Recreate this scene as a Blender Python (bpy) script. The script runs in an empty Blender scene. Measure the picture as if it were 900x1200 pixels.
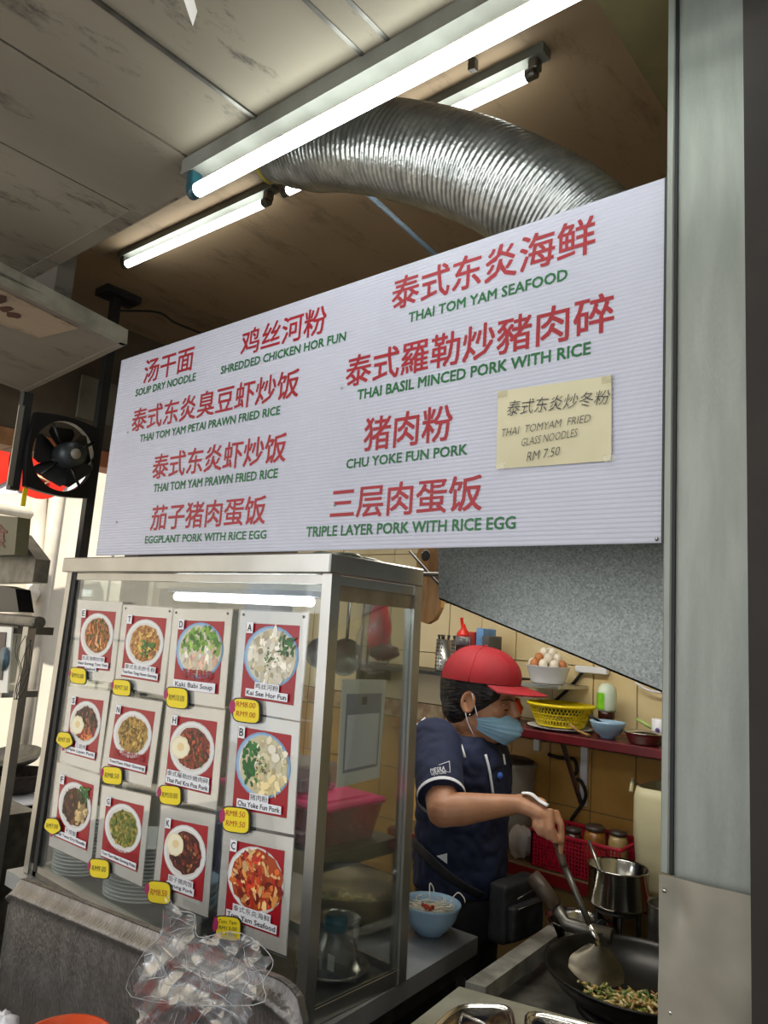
import bpy, bmesh, math, random
from mathutils import Vector, Matrix, noise
random.seed(7)
R_=random.Random
V=Vector
scene=bpy.context.scene
COL=scene.collection
H=1.5                      # camera height above the floor
F=867.0                    # focal length in pixels of the 900x1200 photograph
# ---------------------------------------------------------------- camera
ax=V((1035,67,867)).normalized()
ay=V((738,-192,-867)); ay=(ay-ax*ay.dot(ax)).normalized()
az=ax.cross(ay)
RW=Matrix((ax,ay,az))      # camera axes -> world
CAM=V((0,0,H))
def ray(px,py): return RW@V((px-450,600-py,-F))
def onY(px,py,D): r=ray(px,py); return r*(D/r.y)+CAM
def onX(px,py,D): r=ray(px,py); return r*(D/r.x)+CAM
def onZ(px,py,z): r=ray(px,py); return r*((z-H)/r.z)+CAM      # z = height above the floor
cd=bpy.data.cameras.new('camera'); cam=bpy.data.objects.new('camera',cd); COL.objects.link(cam)
cam.matrix_world=Matrix.Translation(CAM)@RW.to_4x4()
cd.sensor_fit='VERTICAL'; cd.sensor_height=36; cd.lens=F*36/1200; cd.clip_start=.05
scene.camera=cam
scene.view_settings.view_transform='Standard'; scene.view_settings.look='None'
scene.view_settings.gamma=1; scene.view_settings.exposure=0.0; scene.view_settings.use_curve_mapping=False
# ---------------------------------------------------------------- daylight and added fill
w=bpy.data.worlds.new('daylight'); scene.world=w; w.use_nodes=True
bg=w.node_tree.nodes['Background']; bg.inputs[0].default_value=(.93,.96,1,1); bg.inputs[1].default_value=1.05
sd=bpy.data.lights.new('sun','SUN'); sd.energy=7.0; sd.angle=.01; sd.color=(1,.93,.82)
sun=bpy.data.objects.new('sun',sd); COL.objects.link(sun)
sun.rotation_euler=V((-.5,.42,-.7)).to_track_quat('-Z','Y').to_euler()   # light travels this way
def lamp(name,loc,size,power,col,rot=(0,0,0),parent=None):
    l=bpy.data.lights.new(name,'AREA'); l.shape='RECTANGLE'; l.size,l.size_y=size; l.energy=power; l.color=col
    o=bpy.data.objects.new(name,l); COL.objects.link(o); o.location=loc; o.rotation_euler=rot
    if parent: o.parent=parent; o.location=V(loc)-parent.location
    return o
lamp('front_fill',(-.6,-.9,2.45),(3.2,.5),25,(1,.98,.94),(math.radians(38),0,0))  # unseen area lamp added above the camera to brighten case and cards
lamp('street_side_fill',(-2.6,-1.6,1.9),(2.4,1.6),20,(.96,.98,1),(math.radians(82),0,math.radians(-12)))  # unseen area lamp added at front left, brightening the front like daylight
# ---------------------------------------------------------------- materials
MATS={}
def lin(c): return tuple(((x/255)/12.92 if x<=10 else ((x/255+.055)/1.055)**2.4) for x in c)
def mat(name,c,c2=None,rough=.5,metal=0,scale=8,stretch=(1,1,1),bump=0,bscale=None,spec=.5,emit=0,detail=4,lo=.35,hi=.65,kind='noise',trans=0,alpha=1,coat=0,sss=0):
    """c, c2: sRGB 0-255 colours mixed by a procedural pattern"""
    if name in MATS: return MATS[name]
    m=bpy.data.materials.new(name); m.use_nodes=True; MATS[name]=m
    nt=m.node_tree; N=nt.nodes; L=nt.links; b=N['Principled BSDF']
    c=lin(c); c2=lin(c2) if c2 else tuple(x*.85 for x in c)
    tc=N.new('ShaderNodeTexCoord'); mp=N.new('ShaderNodeMapping'); mp.inputs['Scale'].default_value=stretch
    L.new(tc.outputs['Object'],mp.inputs[0])
    if kind=='voronoi':
        t=N.new('ShaderNodeTexVoronoi'); t.inputs['Scale'].default_value=scale; out=t.outputs['Color']
    else:
        t=N.new('ShaderNodeTexNoise'); t.inputs['Scale'].default_value=scale; t.inputs['Detail'].default_value=detail; out=t.outputs[0]
    L.new(mp.outputs[0],t.inputs['Vector'])
    mr=N.new('ShaderNodeMapRange'); mr.inputs[1].default_value=lo; mr.inputs[2].default_value=hi
    L.new(out,mr.inputs[0])
    mx=N.new('ShaderNodeMix'); mx.data_type='RGBA'; mx.inputs[6].default_value=(*c,1); mx.inputs[7].default_value=(*c2,1)
    L.new(mr.outputs[0],mx.inputs[0]); L.new(mx.outputs[2],b.inputs['Base Color'])
    b.inputs['Roughness'].default_value=rough; b.inputs['Metallic'].default_value=metal
    b.inputs['Specular IOR Level'].default_value=spec; b.inputs['Coat Weight'].default_value=coat
    b.inputs['Transmission Weight'].default_value=trans; b.inputs['Alpha'].default_value=alpha
    b.inputs['Subsurface Weight'].default_value=sss; b.inputs['Subsurface Radius'].default_value=(.01,.004,.002)
    if emit: b.inputs['Emission Color'].default_value=(*c,1); b.inputs['Emission Strength'].default_value=emit
    if bump:
        t2=t
        if bscale: t2=N.new('ShaderNodeTexNoise'); t2.inputs['Scale'].default_value=bscale; t2.inputs['Detail'].default_value=5; L.new(mp.outputs[0],t2.inputs['Vector'])
        bp=N.new('ShaderNodeBump'); bp.inputs['Strength'].default_value=bump; bp.inputs['Distance'].default_value=.01
        L.new(t2.outputs[0],bp.inputs['Height']); L.new(bp.outputs[0],b.inputs['Normal'])
    return m
def thin(name,tint,refl=.08,haze=0,hazecol=(255,255,255),bump=0,bscale=20,rough=.03):
    """thin clear sheet: transparent + fresnel gloss + a little diffuse haze"""
    if name in MATS: return MATS[name]
    m=bpy.data.materials.new(name); m.use_nodes=True; MATS[name]=m
    nt=m.node_tree; N=nt.nodes; L=nt.links; N.remove(N['Principled BSDF']); out=N['Material Output']
    tr=N.new('ShaderNodeBsdfTransparent'); tr.inputs[0].default_value=(*lin(tint),1)
    df=N.new('ShaderNodeBsdfDiffuse'); df.inputs[0].default_value=(*lin(hazecol),1)
    gl=N.new('ShaderNodeBsdfGlossy'); gl.inputs['Roughness'].default_value=rough
    a=N.new('ShaderNodeMixShader'); b=N.new('ShaderNodeMixShader'); lw=N.new('ShaderNodeLayerWeight'); lw.inputs[0].default_value=.25
    mu=N.new('ShaderNodeMath'); mu.operation='MULTIPLY_ADD'; mu.inputs[1].default_value=.5 if name!='clear_bag_plastic' else .30; mu.inputs[2].default_value=refl
    L.new(lw.outputs['Fresnel'],mu.inputs[0])
    tc=N.new('ShaderNodeTexCoord'); t=N.new('ShaderNodeTexNoise'); t.inputs['Scale'].default_value=bscale; t.inputs['Detail'].default_value=4; L.new(tc.outputs['Object'],t.inputs['Vector'])
    m2=N.new('ShaderNodeMath'); m2.operation='MULTIPLY'; m2.inputs[1].default_value=haze*2; L.new(t.outputs[0],m2.inputs[0])
    L.new(m2.outputs[0],a.inputs[0]); L.new(tr.outputs[0],a.inputs[1]); L.new(df.outputs[0],a.inputs[2])
    L.new(mu.outputs[0],b.inputs[0]); L.new(a.outputs[0],b.inputs[1]); L.new(gl.outputs[0],b.inputs[2]); L.new(b.outputs[0],out.inputs[0])
    if bump:
        bp=N.new('ShaderNodeBump'); bp.inputs['Strength'].default_value=bump; bp.inputs['Distance'].default_value=.01; L.new(t.outputs[0],bp.inputs['Height']); L.new(bp.outputs[0],gl.inputs['Normal'])
    return m
steel=mat('brushed_steel',(186,184,178),(172,170,164),.3,.9,7,(1,1,1),.02)
steel_d=mat('dull_steel',(120,118,112),(92,90,84),.4,.85,9,(2,2,2),.08)
steel_s=mat('shiny_steel',(205,203,198),(185,183,178),.16,1,10)
paint_g=mat('galvanised_post',(150,154,146),(136,141,133),.5,.35,5,(8,8,1.2),.12,60)
galv=mat('spangled_galvanised_sheet',(160,165,160),(112,117,114),.42,.35,260,(1,1,1),.05,kind='voronoi',lo=0,hi=1)
white=mat('white_plastic',(235,236,240),(225,226,232),.35)
board_w=mat('corrugated_board',(196,197,211),(188,189,203),.42,0,3)
redink=mat('red_ink',(160,18,34),(150,16,30),.5)
greenink=mat('green_ink',(14,104,48),(10,94,42),.5)
blackink=mat('black_ink',(25,22,28),None,.5)
penink=mat('pen_ink',(52,48,62),None,.6)
redpanel=mat('red_print',(160,22,36),(150,18,30),.3)
cardw=mat('card_white',(240,238,230),(230,228,218),.35,scale=5)
blackp=mat('black_paint',(22,22,24),(34,32,32),.45,scale=20)
blackpl=mat('black_plastic',(18,18,20),(10,10,11),.35)
rubber=mat('black_rubber',(14,14,16),None,.6)
glass=thin('case_glass',(246,249,248),.03,.018,(210,216,225))
clearpl=thin('clear_plastic_box',(225,225,230),.05,.22,(200,205,215))
bagpl=thin('clear_bag_plastic',(240,241,243),.015,.05,(225,228,232),.12,14,.22)
pinkpl=mat('pink_plastic',(232,40,120),(214,30,106),.35)
pinkcl=thin('pinkish_clear_plastic',(225,150,165),.05,.3,(200,90,115))
bluebowl=mat('pale_blue_melamine',(150,180,204),(140,170,196),.25)
plate_m=mat('white_melamine',(226,230,230),(216,221,222),.3)
maroon=mat('maroon_board',(98,20,26),(78,14,20),.4,scale=10)
yellowpl=mat('yellow_plastic',(240,214,20),(228,200,14),.35)
wood=mat('worn_wood',(168,128,72),(118,84,46),.6,scale=6,stretch=(6,6,1),bump=.15)
def printmat():
    m=bpy.data.materials.new('food_print'); m.use_nodes=True; nt=m.node_tree; b=nt.nodes['Principled BSDF']
    a=nt.nodes.new('ShaderNodeAttribute'); a.attribute_name='Col'; nt.links.new(a.outputs['Color'],b.inputs['Base Color']); b.inputs['Roughness'].default_value=.4
    return m
PRINT=printmat()
# ---------------------------------------------------------------- builders
def setp(o,label=None,cat=None,group=None,kind=None):
    for k,v in (('label',label),('category',cat),('group',group),('kind',kind)):
        if v: o[k]=v
    return o
def thing(name,loc,label,cat,group=None):
    o=bpy.data.objects.new(name,None); o.empty_display_size=.05; COL.objects.link(o); o.location=V(loc)
    o['_abs']=list(V(loc)); return setp(o,label,cat,group)
def absloc(o):
    return V(o['_abs']) if o is not None and '_abs' in o.keys() else V((0,0,0))
class MB:
    def __init__(s): s.v=[]; s.f=[]; s.m=[]; s.c=[]; s.sm=[]
    def add(s,vs,fs,mi=0,smooth=False,col=None):
        b=len(s.v); s.v+=[V(p) for p in vs]
        for f in fs: s.f.append([i+b for i in f]); s.m.append(mi); s.sm.append(smooth); s.c.append(col)
        return s
    def hexa(s,p,mi=0):      # 8 points: bottom 0-3 ring, top 4-7 ring
        return s.add(p,[(3,2,1,0),(4,5,6,7),(0,1,5,4),(1,2,6,5),(2,3,7,6),(3,0,4,7)],mi)
    def box(s,lo,hi,mi=0):
        x0,y0,z0=lo; x1,y1,z1=hi
        return s.hexa([(x0,y0,z0),(x1,y0,z0),(x1,y1,z0),(x0,y1,z0),(x0,y0,z1),(x1,y0,z1),(x1,y1,z1),(x0,y1,z1)],mi)
    def bbox(s,lo,hi,b=.003,mi=0):   # bevelled box
        lo=V(lo);hi=V(hi); vs=[];idx={}
        for i in (0,1):
            for j in (0,1):
                for k in (0,1):
                    c=V((hi.x if i else lo.x,hi.y if j else lo.y,hi.z if k else lo.z)); d=V((1-2*i,1-2*j,1-2*k))*b
                    for a in range(3):
                        p=c+d; p[a]=c[a]; idx[(i,j,k,a)]=len(vs); vs.append(p)
        fs=[]
        for a in range(3):
            o=[x for x in range(3) if x!=a]
            for sd_ in (0,1):
                q=[]
                for u,w_ in ((0,0),(1,0),(1,1),(0,1)):
                    t=[0,0,0]; t[a]=sd_; t[o[0]]=u; t[o[1]]=w_; q.append(idx[(*t,a)])
                if (a==1)==(sd_==1): q.reverse()
                fs.append(q)
            for u in (0,1):
                for w_ in (0,1):
                    t0=[0,0,0]; t0[o[0]]=u; t0[o[1]]=w_; t1=list(t0); t1[a]=1
                    fs.append([idx[(*t0,o[0])],idx[(*t1,o[0])],idx[(*t1,o[1])],idx[(*t0,o[1])]])
        for i in (0,1):
            for j in (0,1):
                for k in (0,1): fs.append([idx[(i,j,k,0)],idx[(i,j,k,1)],idx[(i,j,k,2)]])
        return s.add(vs,fs,mi)
    def slab(s,q,t,mi=0):    # quad q (4 pts) thickened by vector t
        t=V(t); return s.hexa([V(p) for p in q]+[V(p)+t for p in q],mi)
    def prism(s,poly,t,mi=0,smooth=False):
        n=len(poly); t=V(t); b=[V(p) for p in poly]
        return s.add(b+[p+t for p in b],[list(range(n))[::-1],list(range(n,2*n))]+[(i,(i+1)%n,n+(i+1)%n,n+i) for i in range(n)],mi,smooth)
    def tube(s,pts,r,n=10,mi=0,caps=True,ell=None,up=None,smooth=True):
        pts=[V(p) for p in pts]; rr=r if isinstance(r,(list,tuple)) else [r]*len(pts)
        vs=[];fs=[];pu=V(up) if up else None
        for i,p in enumerate(pts):
            d=(pts[min(i+1,len(pts)-1)]-pts[max(i-1,0)]).normalized()
            if pu is None: pu=V((0,0,1)) if abs(d.z)<.9 else V((1,0,0))
            a=(pu-d*pu.dot(d)).normalized(); b=d.cross(a); pu=a
            q=rr[i]; ra,rb=(q if isinstance(q,tuple) else (q,q))
            for k in range(n):
                t=2*math.pi*k/n; vs.append(p+a*math.cos(t)*ra+b*math.sin(t)*rb)
        for i in range(len(pts)-1):
            for k in range(n):
                k2=(k+1)%n; fs.append((i*n+k,i*n+k2,(i+1)*n+k2,(i+1)*n+k))
        s.add(vs,fs,mi,smooth)
        if caps:
            b=len(s.v)-len(vs)
            s.f.append([b+k for k in range(n)][::-1]); s.m.append(mi); s.sm.append(False); s.c.append(None)
            s.f.append([b+(len(pts)-1)*n+k for k in range(n)]); s.m.append(mi); s.sm.append(False); s.c.append(None)
        return s
    def lathe(s,c,prof,n=28,mi=0,axis=(0,0,1),sx=1,sy=1,smooth=True):   # prof: (radius, height)
        c=V(c); az_=V(axis).normalized(); a=V((1,0,0)) if abs(az_.x)<.9 else V((0,1,0)); a=(a-az_*a.dot(az_)).normalized(); b=az_.cross(a)
        vs=[];fs=[]
        for r,h in prof:
            for k in range(n):
                t=2*math.pi*k/n; vs.append(c+a*math.cos(t)*r*sx+b*math.sin(t)*r*sy+az_*h)
        for i in range(len(prof)-1):
            for k in range(n):
                k2=(k+1)%n; fs.append((i*n+k,i*n+k2,(i+1)*n+k2,(i+1)*n+k))
        if prof[0][0]>1e-6: fs.append(list(range(n))[::-1])
        if prof[-1][0]>1e-6: fs.append([(len(prof)-1)*n+k for k in range(n)])
        return s.add(vs,fs,mi,smooth)
    def ball(s,c,r,n=12,mi=0,ax3=None,smooth=True):
        c=V(c); r=V(r) if isinstance(r,(tuple,list,Vector)) else V((r,r,r)); A=ax3 or (V((1,0,0)),V((0,1,0)),V((0,0,1)))
        vs=[];fs=[];m=max(4,n//2)
        for i in range(1,m):
            ph=math.pi*i/m
            for k in range(n):
                t=2*math.pi*k/n; vs.append(c+A[0]*(r.x*math.sin(ph)*math.cos(t))+A[1]*(r.y*math.sin(ph)*math.sin(t))+A[2]*(r.z*math.cos(ph)))
        top=len(vs); vs.append(c+A[2]*r.z); bot=len(vs); vs.append(c-A[2]*r.z)
        for i in range(m-2):
            for k in range(n):
                k2=(k+1)%n; fs.append((i*n+k,(i+1)*n+k,(i+1)*n+k2,i*n+k2))
        for k in range(n):
            k2=(k+1)%n; fs.append((top,k,k2)); fs.append((bot,(m-2)*n+k2,(m-2)*n+k))
        return s.add(vs,fs,mi,smooth)
    def build(s,name,mats,parent=None,label=None,cat=None,group=None,kind=None,loc=None):
        if not isinstance(mats,(list,tuple)): mats=[mats]
        org=absloc(parent) if parent is not None else (V(loc) if loc is not None else (sum(s.v,V((0,0,0)))/len(s.v)))
        me=bpy.data.meshes.new(name); me.from_pydata([p-org for p in s.v],[],s.f)
        for m in mats: me.materials.append(m)
        me.polygons.foreach_set('material_index',s.m); me.polygons.foreach_set('use_smooth',s.sm)
        if any(c is not None for c in s.c):
            a=me.color_attributes.new('Col','FLOAT_COLOR','CORNER'); k=0
            for p,c in zip(me.polygons,s.c):
                for li in p.loop_indices: a.data[li].color=(*(c or (1,1,1)),1)
        me.validate(); me.update()
        o=bpy.data.objects.new(name,me); COL.objects.link(o)
        if parent is not None: o.parent=parent; o['_abs']=list(org)
        else: o.location=org; o['_abs']=list(org)
        return setp(o,label,cat,group,kind)
def struct(name,mb,m): return mb.build(name,m,None,kind='structure')
def copy_thing(src,loc,label=None):
    c=src.copy(); COL.objects.link(c); c.location=V(loc)
    if label: c['label']=label
    for ch in src.children:
        d=ch.copy(); COL.objects.link(d); d.parent=c
        for g in ch.children:
            e=g.copy(); COL.objects.link(e); e.parent=d
    return c
# text: glyph outlines of the built-in font mapped onto a quad (bottom-left, bottom-right, top-right, top-left)
TC={}
def glyphs(s,bold=0.0,shear=0):
    k=(s,bold,shear)
    if k not in TC:
        c=bpy.data.curves.new('t','FONT'); c.body=s; c.offset=bold; c.resolution_u=2; c.shear=shear; c.align_x='LEFT'
        o=bpy.data.objects.new('t',c); COL.objects.link(o); bpy.context.view_layer.update()
        dg=bpy.context.evaluated_depsgraph_get(); me=bpy.data.meshes.new_from_object(o.evaluated_get(dg))
        vs=[v.co.copy() for v in me.vertices]; fs=[list(p.vertices) for p in me.polygons]
        bpy.data.objects.remove(o); bpy.data.curves.remove(c); bpy.data.meshes.remove(me)
        x0=min(v.x for v in vs);x1=max(v.x for v in vs);y0=min(v.y for v in vs);y1=max(v.y for v in vs)
        TC[k]=([((v.x-x0)/(x1-x0),(v.y-y0)/(y1-y0)) for v in vs],fs)
    return TC[k]
def bil(q,u,v): return (q[0]*(1-u)+q[1]*u)*(1-v)+(q[3]*(1-u)+q[2]*u)*v
def text(mb,s,q,off=(0,0,0),mi=0,bold=0.0,shear=0,col=None,wob=0):
    bold_=max(0,bold); uv,fs=glyphs(s,min(0,bold),shear); off=V(off)
    n=(q[1]-q[0]).cross(q[3]-q[0]).normalized()
    # keep faces towards the camera side
    if n.dot(CAM-q[0])<0: fs=[f[::-1] for f in fs]; n=-n
    hh=(q[3]-q[0]).length/max(1,s.count('\n')+1)
    ex=(q[1]-q[0]).normalized(); ey=(q[3]-q[0]).normalized()
    if bold_: sh=[(0,0),(1,1),(-1,-1),(1,-1),(-1,1)]
    else: sh=[(0,0)]
    for i,(a,b) in enumerate(sh):
        mb.add([bil(q,u,v)+off+ex*(a*bold_*hh)+ey*(b*bold_*hh)+n*(.00002*i) for u,v in uv],fs,mi,False,col)

# ================================================================ SETTING
ZF=1.2*.87+H; ZI=1.35+H                       # front and inner ceiling heights
def concrete(name,c1,c2,c3,b=.3):
    m=mat(name,c1,c2,.8,0,2.2,(1,1,1),b,14,lo=.3,hi=.7)
    nt=m.node_tree; N=nt.nodes; L=nt.links; bs=N['Principled BSDF']
    src=bs.inputs['Base Color'].links[0].from_socket
    t=N.new('ShaderNodeTexNoise'); t.inputs['Scale'].default_value=9; t.inputs['Detail'].default_value=9; t.inputs['Roughness'].default_value=.75
    mp=[n for n in N if n.type=='MAPPING'][0]; mp.inputs['Scale'].default_value=(1,.35,1); L.new(mp.outputs[0],t.inputs['Vector'])
    cr=N.new('ShaderNodeMapRange'); cr.inputs[1].default_value=.54; cr.inputs[2].default_value=.64; L.new(t.outputs[0],cr.inputs[0])
    mx=N.new('ShaderNodeMix'); mx.data_type='RGBA'; mx.inputs[7].default_value=(*lin(c3),1); L.new(src,mx.inputs[6]); L.new(cr.outputs[0],mx.inputs[0])
    L.new(mx.outputs[2],bs.inputs['Base Color']); return m
ceil_f=concrete('stained_white_ceiling',(152,144,126),(124,116,100),(84,78,68))
ceil_i=concrete('brown_ceiling',(150,126,98),(132,110,84),(118,98,74),.1)
dirty=concrete('dirty_plaster',(92,86,76),(72,66,58),(40,36,32))
wallp=mat('dark_plaster',(96,84,68),(74,64,52),.8,scale=4,bump=.2)
ce=struct('ceiling',MB().box((-3.1,-3.0,ZF+.02),(3,.94,ZF+.28)),ceil_f)
xs=[-3.1,-2.35,-1.72,-1.40,-1.16,-.86,-.3,.6,1.8,3.0]    # boards of the front ceiling, with raised seams
r=R_(3)
for a,b in zip(xs[:-1],xs[1:]):
    dz=r.uniform(-.003,.004)
    MB().box((a+.004,-3,ZF+dz),(b-.004,.935,ZF+.03)).build('ceiling_board',ceil_f,ce)
for x in (-1.16,-.86,-.80):
    MB().box((x-.005,.2,ZF-.004),(x+.004,.935 if x<-.9 else .90,ZF+.01)).build('seam_strip',steel_d,ce)
mb=MB()   # flake of peeling paint hanging near the top
q=[onZ(214,-4,ZF),onZ(226,-4,ZF),onZ(231,14,ZF-.02),onZ(226,31,ZF-.04),onZ(220,14,ZF-.02)]
mb.prism(q,(0,0,.002)).build('peeling_flake',cardw,ce)
ci=struct('ceiling_1',MB().box((-3.3,.94,ZI),(1.5,4,ZI+.1)),ceil_i)
struct('trim_1',MB().box((-3.1,.90,ZF-.0),(3,.945,ZI+.1)),ceil_f)      # edge of the front slab
struct('trim_2',MB().box((-3.1,.945,ZF-.17),(-2.20,1.0,ZI)),dirty)   # stub beam at the left
struct('trim_4',MB().box((-.54,1.08,H+1.2),(-.30,2.6,ZI)),mat('yellowed_beam',(120,110,76),(100,92,62),.7,scale=6,bump=.2))
floorm=mat('worn_cement_floor',(120,116,108),(92,88,82),.6,scale=3,bump=.1)
struct('floor',MB().box((-9,-4,-.05),(4,6,0)),floorm)
# right side wall and bulkhead
XR=-.594
struct('wall_right',MB().box((-.40,1.25,0),(-.30,2.6,H+1.2)),mat('yellowed_wall',(150,140,100),(120,112,80),.7,scale=6,bump=.2))
# left wall: dark upper wall with beam strips
XL=-3.2
wl=MB(); wl.box((XL-.12,1.0,H+.74),(XL,3.2,ZI)); wl.box((XL-.12,1.95,0),(XL,3.2,H+.74))
wl=struct('wall_left',wl,wallp)
tanm=mat('tan_timber',(176,128,84),(150,104,64),.6,scale=4,stretch=(1,6,6)); orm=mat('orange_tile_strip',(190,120,84),(170,104,70),.6)
for i,(y0,y1,m) in enumerate([(1.0,1.30,tanm),(1.30,1.42,mat('brown_timber',(140,100,70),None,.6)),(1.42,1.53,orm),(1.53,1.66,tanm),(1.66,1.85,orm)]):
    MB().box((XL-.13,y0+.003,H+.66),(XL+.012,y1-.003,H+.735)).build('beam_strip',m,wl)
MB().box((XL,1.55,H+.86),(XL+.015,1.75,H+1.06)).build('wall_patch',mat('grey_patch',(120,116,100),(100,96,84),.8),wl)
# back wall with ceramic tiles
YB=2.45
wb=struct('wall_back',MB().box((-3.2,YB,0),(-.3,YB+.1,ZI)),mat('grout',(120,108,84),None,.9))
tc_=mat('cream_tile',(226,206,160),(216,194,146),.22,scale=5); to_=mat('ochre_tile',(196,152,82),(176,132,66),.28,scale=7); tb_=mat('border_tile',(206,180,130),(170,120,78),.3,scale=30)
zb=onY(520,838,YB).z
r=R_(5); tw=.152
rows=[(zb-.035,zb+.035,tb_,'border_tile')]
z=zb+.035
while z<H+.5: rows.append((z,z+.2,tc_,'tile')); z+=.2
z=zb-.035
while z>.75: rows.append((z-.2,z,to_,'tile')); z-=.2
for z0,z1,m,nm in rows:
    x=-2.62
    while x<-.42:
        d=r.uniform(.003,.006)
        MB().bbox((x+.0015,YB-d,z0+.0015),(x+tw-.0015,YB+.002,z1-.0015),.0012).build(nm,m,wb); x+=tw
# ---- pillar of painted galvanised sheet
XP0=onY(779,700,1.127).x; XP1=onY(889,700,1.127).x
pl=MB().box((XP0+.017,1.125,.35),(XP1,1.30,ZI)); pl=struct('trim_3',pl,paint_g)
MB().bbox((XP0,1.118,onY(780,1024,1.12).z),(XP0+.012,1.16,ZI),.002).build('edge_channel',paint_g,pl)
MB().box((XP0+.012,1.120,onY(780,1024,1.12).z),(XP0+.017,1.16,ZI)).build('seal_gap',rubber,pl)
dark=mat('dark_brown_timber',(40,32,24),(28,22,16),.7)
struct('wall_right_outer',MB().box((XP1+.003,1.06,0),(1.2,1.3,ZI)),dark)
# lower cover plate on the pillar
zc=onY(800,1027,1.11).z
cv=thing('cover_plate',(XP0,1.11,zc),'dented bare metal cover plate screwed round the foot of the grey pillar','metal plate')
mb=MB(); nx,nz=14,26
ptop0,ptop1=onY(773,1024,1.11),onY(892,1052,1.11)
g=[]
for j in range(nz+1):
    for i in range(nx+1):
        u=i/nx; v=j/nz; t=ptop0.lerp(ptop1,u); zz=t.z*(1-v)+.72*v; x=t.x+(-.012*(v>.6)*math.sin((v-.6)*12)*(1-u) if u<.3 else 0)
        y=1.108+.004*noise.noise(V((u*3,v*7,0)))
        for (du,dv,s_) in ((.2,.08,.010),(.42,.40,.007),(.12,.93,.014)):
            dd=math.hypot((u-du)*1.,(v-dv)*2.2); y+=s_*math.exp(-(dd/.09)**2)
        g.append((x,y,zz))
mb.add(g,[(j*(nx+1)+i,(j+1)*(nx+1)+i,(j+1)*(nx+1)+i+1,j*(nx+1)+i+1) for j in range(nz) for i in range(nx)],0,True)
mb.build('plate',mat('bare_metal_sheet',(158,152,136),(132,128,116),.5,.35,6,bump=.1),cv)
MB().box((ptop0.x+.004,1.122,.72),(ptop1.x,1.124,ptop0.z-.03)).build('backing',steel_d,cv)
for px,py in ((779,1043),(822,1107),(786,1186),(818,1046)):
    p=onY(px,py,1.112); MB().lathe(p,[(0,-.004),(.0035,-.003),(.004,.0),(.004,.006)],12,0,(0,1,0)).build('screw' if px!=818 else 'hole_plug',steel_s if px!=818 else blackpl,cv)
# ================================================================ OUTSIDE, LEFT
XB=-5.2
bw=mat('white_render',(226,218,202),(206,198,182),.8,scale=2,bump=.1)
bl=thing('building',(XB,2,0),'white rendered building wall with downpipes outside the left opening','building')
mb=MB().box((XB-.3,-2,0),(XB,7,6))
for px in (62,100):
    p=onX(px,700,XB); mb.box((XB,p.y-.12,0),(XB+.08,p.y+.12,3.2))
mb.build('wall',bw,bl)
for py in (598,652,745): # render joints
    p=onX(30,py,XB); MB().box((XB+.001,-1,p.z),(XB+.012,p.y+1.5,p.z+.02)).build('ledge',bw,bl)
pp=mat('pvc_pipe',(214,206,190),(196,188,172),.5)
a=onX(0,594,XB+.08);b=onX(44,604,XB+.08);c=onX(46,560,XB+.08);d=onX(40,692,XB+.08);d2=onX(33,700,XB+.15)
MB().tube([c+V((0,0,.6)),c,b,d,d2],.055,12).build('downpipe',pp,bl)
MB().tube([a-V((0,1,0)),b],.035,10).build('branch_pipe',pp,bl)
a=onX(58,640,XB+.1); MB().tube([a+V((0,0,1.6)),V((a.x,a.y,.4))],.05,12).build('downpipe',pp,bl)
sg=thing('round_logo_sign',onX(50,540,-4.4),'white shop sign with red round shapes seen beyond the fan','sign')
q=[onX(-60,583,-4.4),onX(112,573,-4.4),onX(112,500,-4.4),onX(-60,500,-4.4)]
MB().slab([q[0],q[1],q[2],q[3]],(-.05,0,0)).build('board',white,sg)
for px,py,ry,rz in ((-4,536,.11,.16),(48,546,.19,.20)):
    p=onX(px,py,-4.39); n=28
    MB().prism([p+V((0,math.cos(t*2*math.pi/n)*ry,math.sin(t*2*math.pi/n)*rz)) for t in range(n)],(.006,0,0)).build('red_disc',mat('red_sign_paint',(226,52,36),(214,44,30),.4),sg)
p=onX(50,546,-4.375); mb=MB()
for k in range(5):
    t=k*1.1; mb.tube([p+V((0,-.05+.02*k,.1-.05*k)),p+V((0,.05,.03-.03*k)),p+V((0,.09-.03*k,-.06))],.006,6)
mb.build('pale_stroke',mat('cream_paint',(240,220,170),None,.5),sg)
lamp('kitchen_lamp_light',(-1.15,1.72,H+.42),(1.1,.12),8.5,(1,.96,.86))
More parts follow.
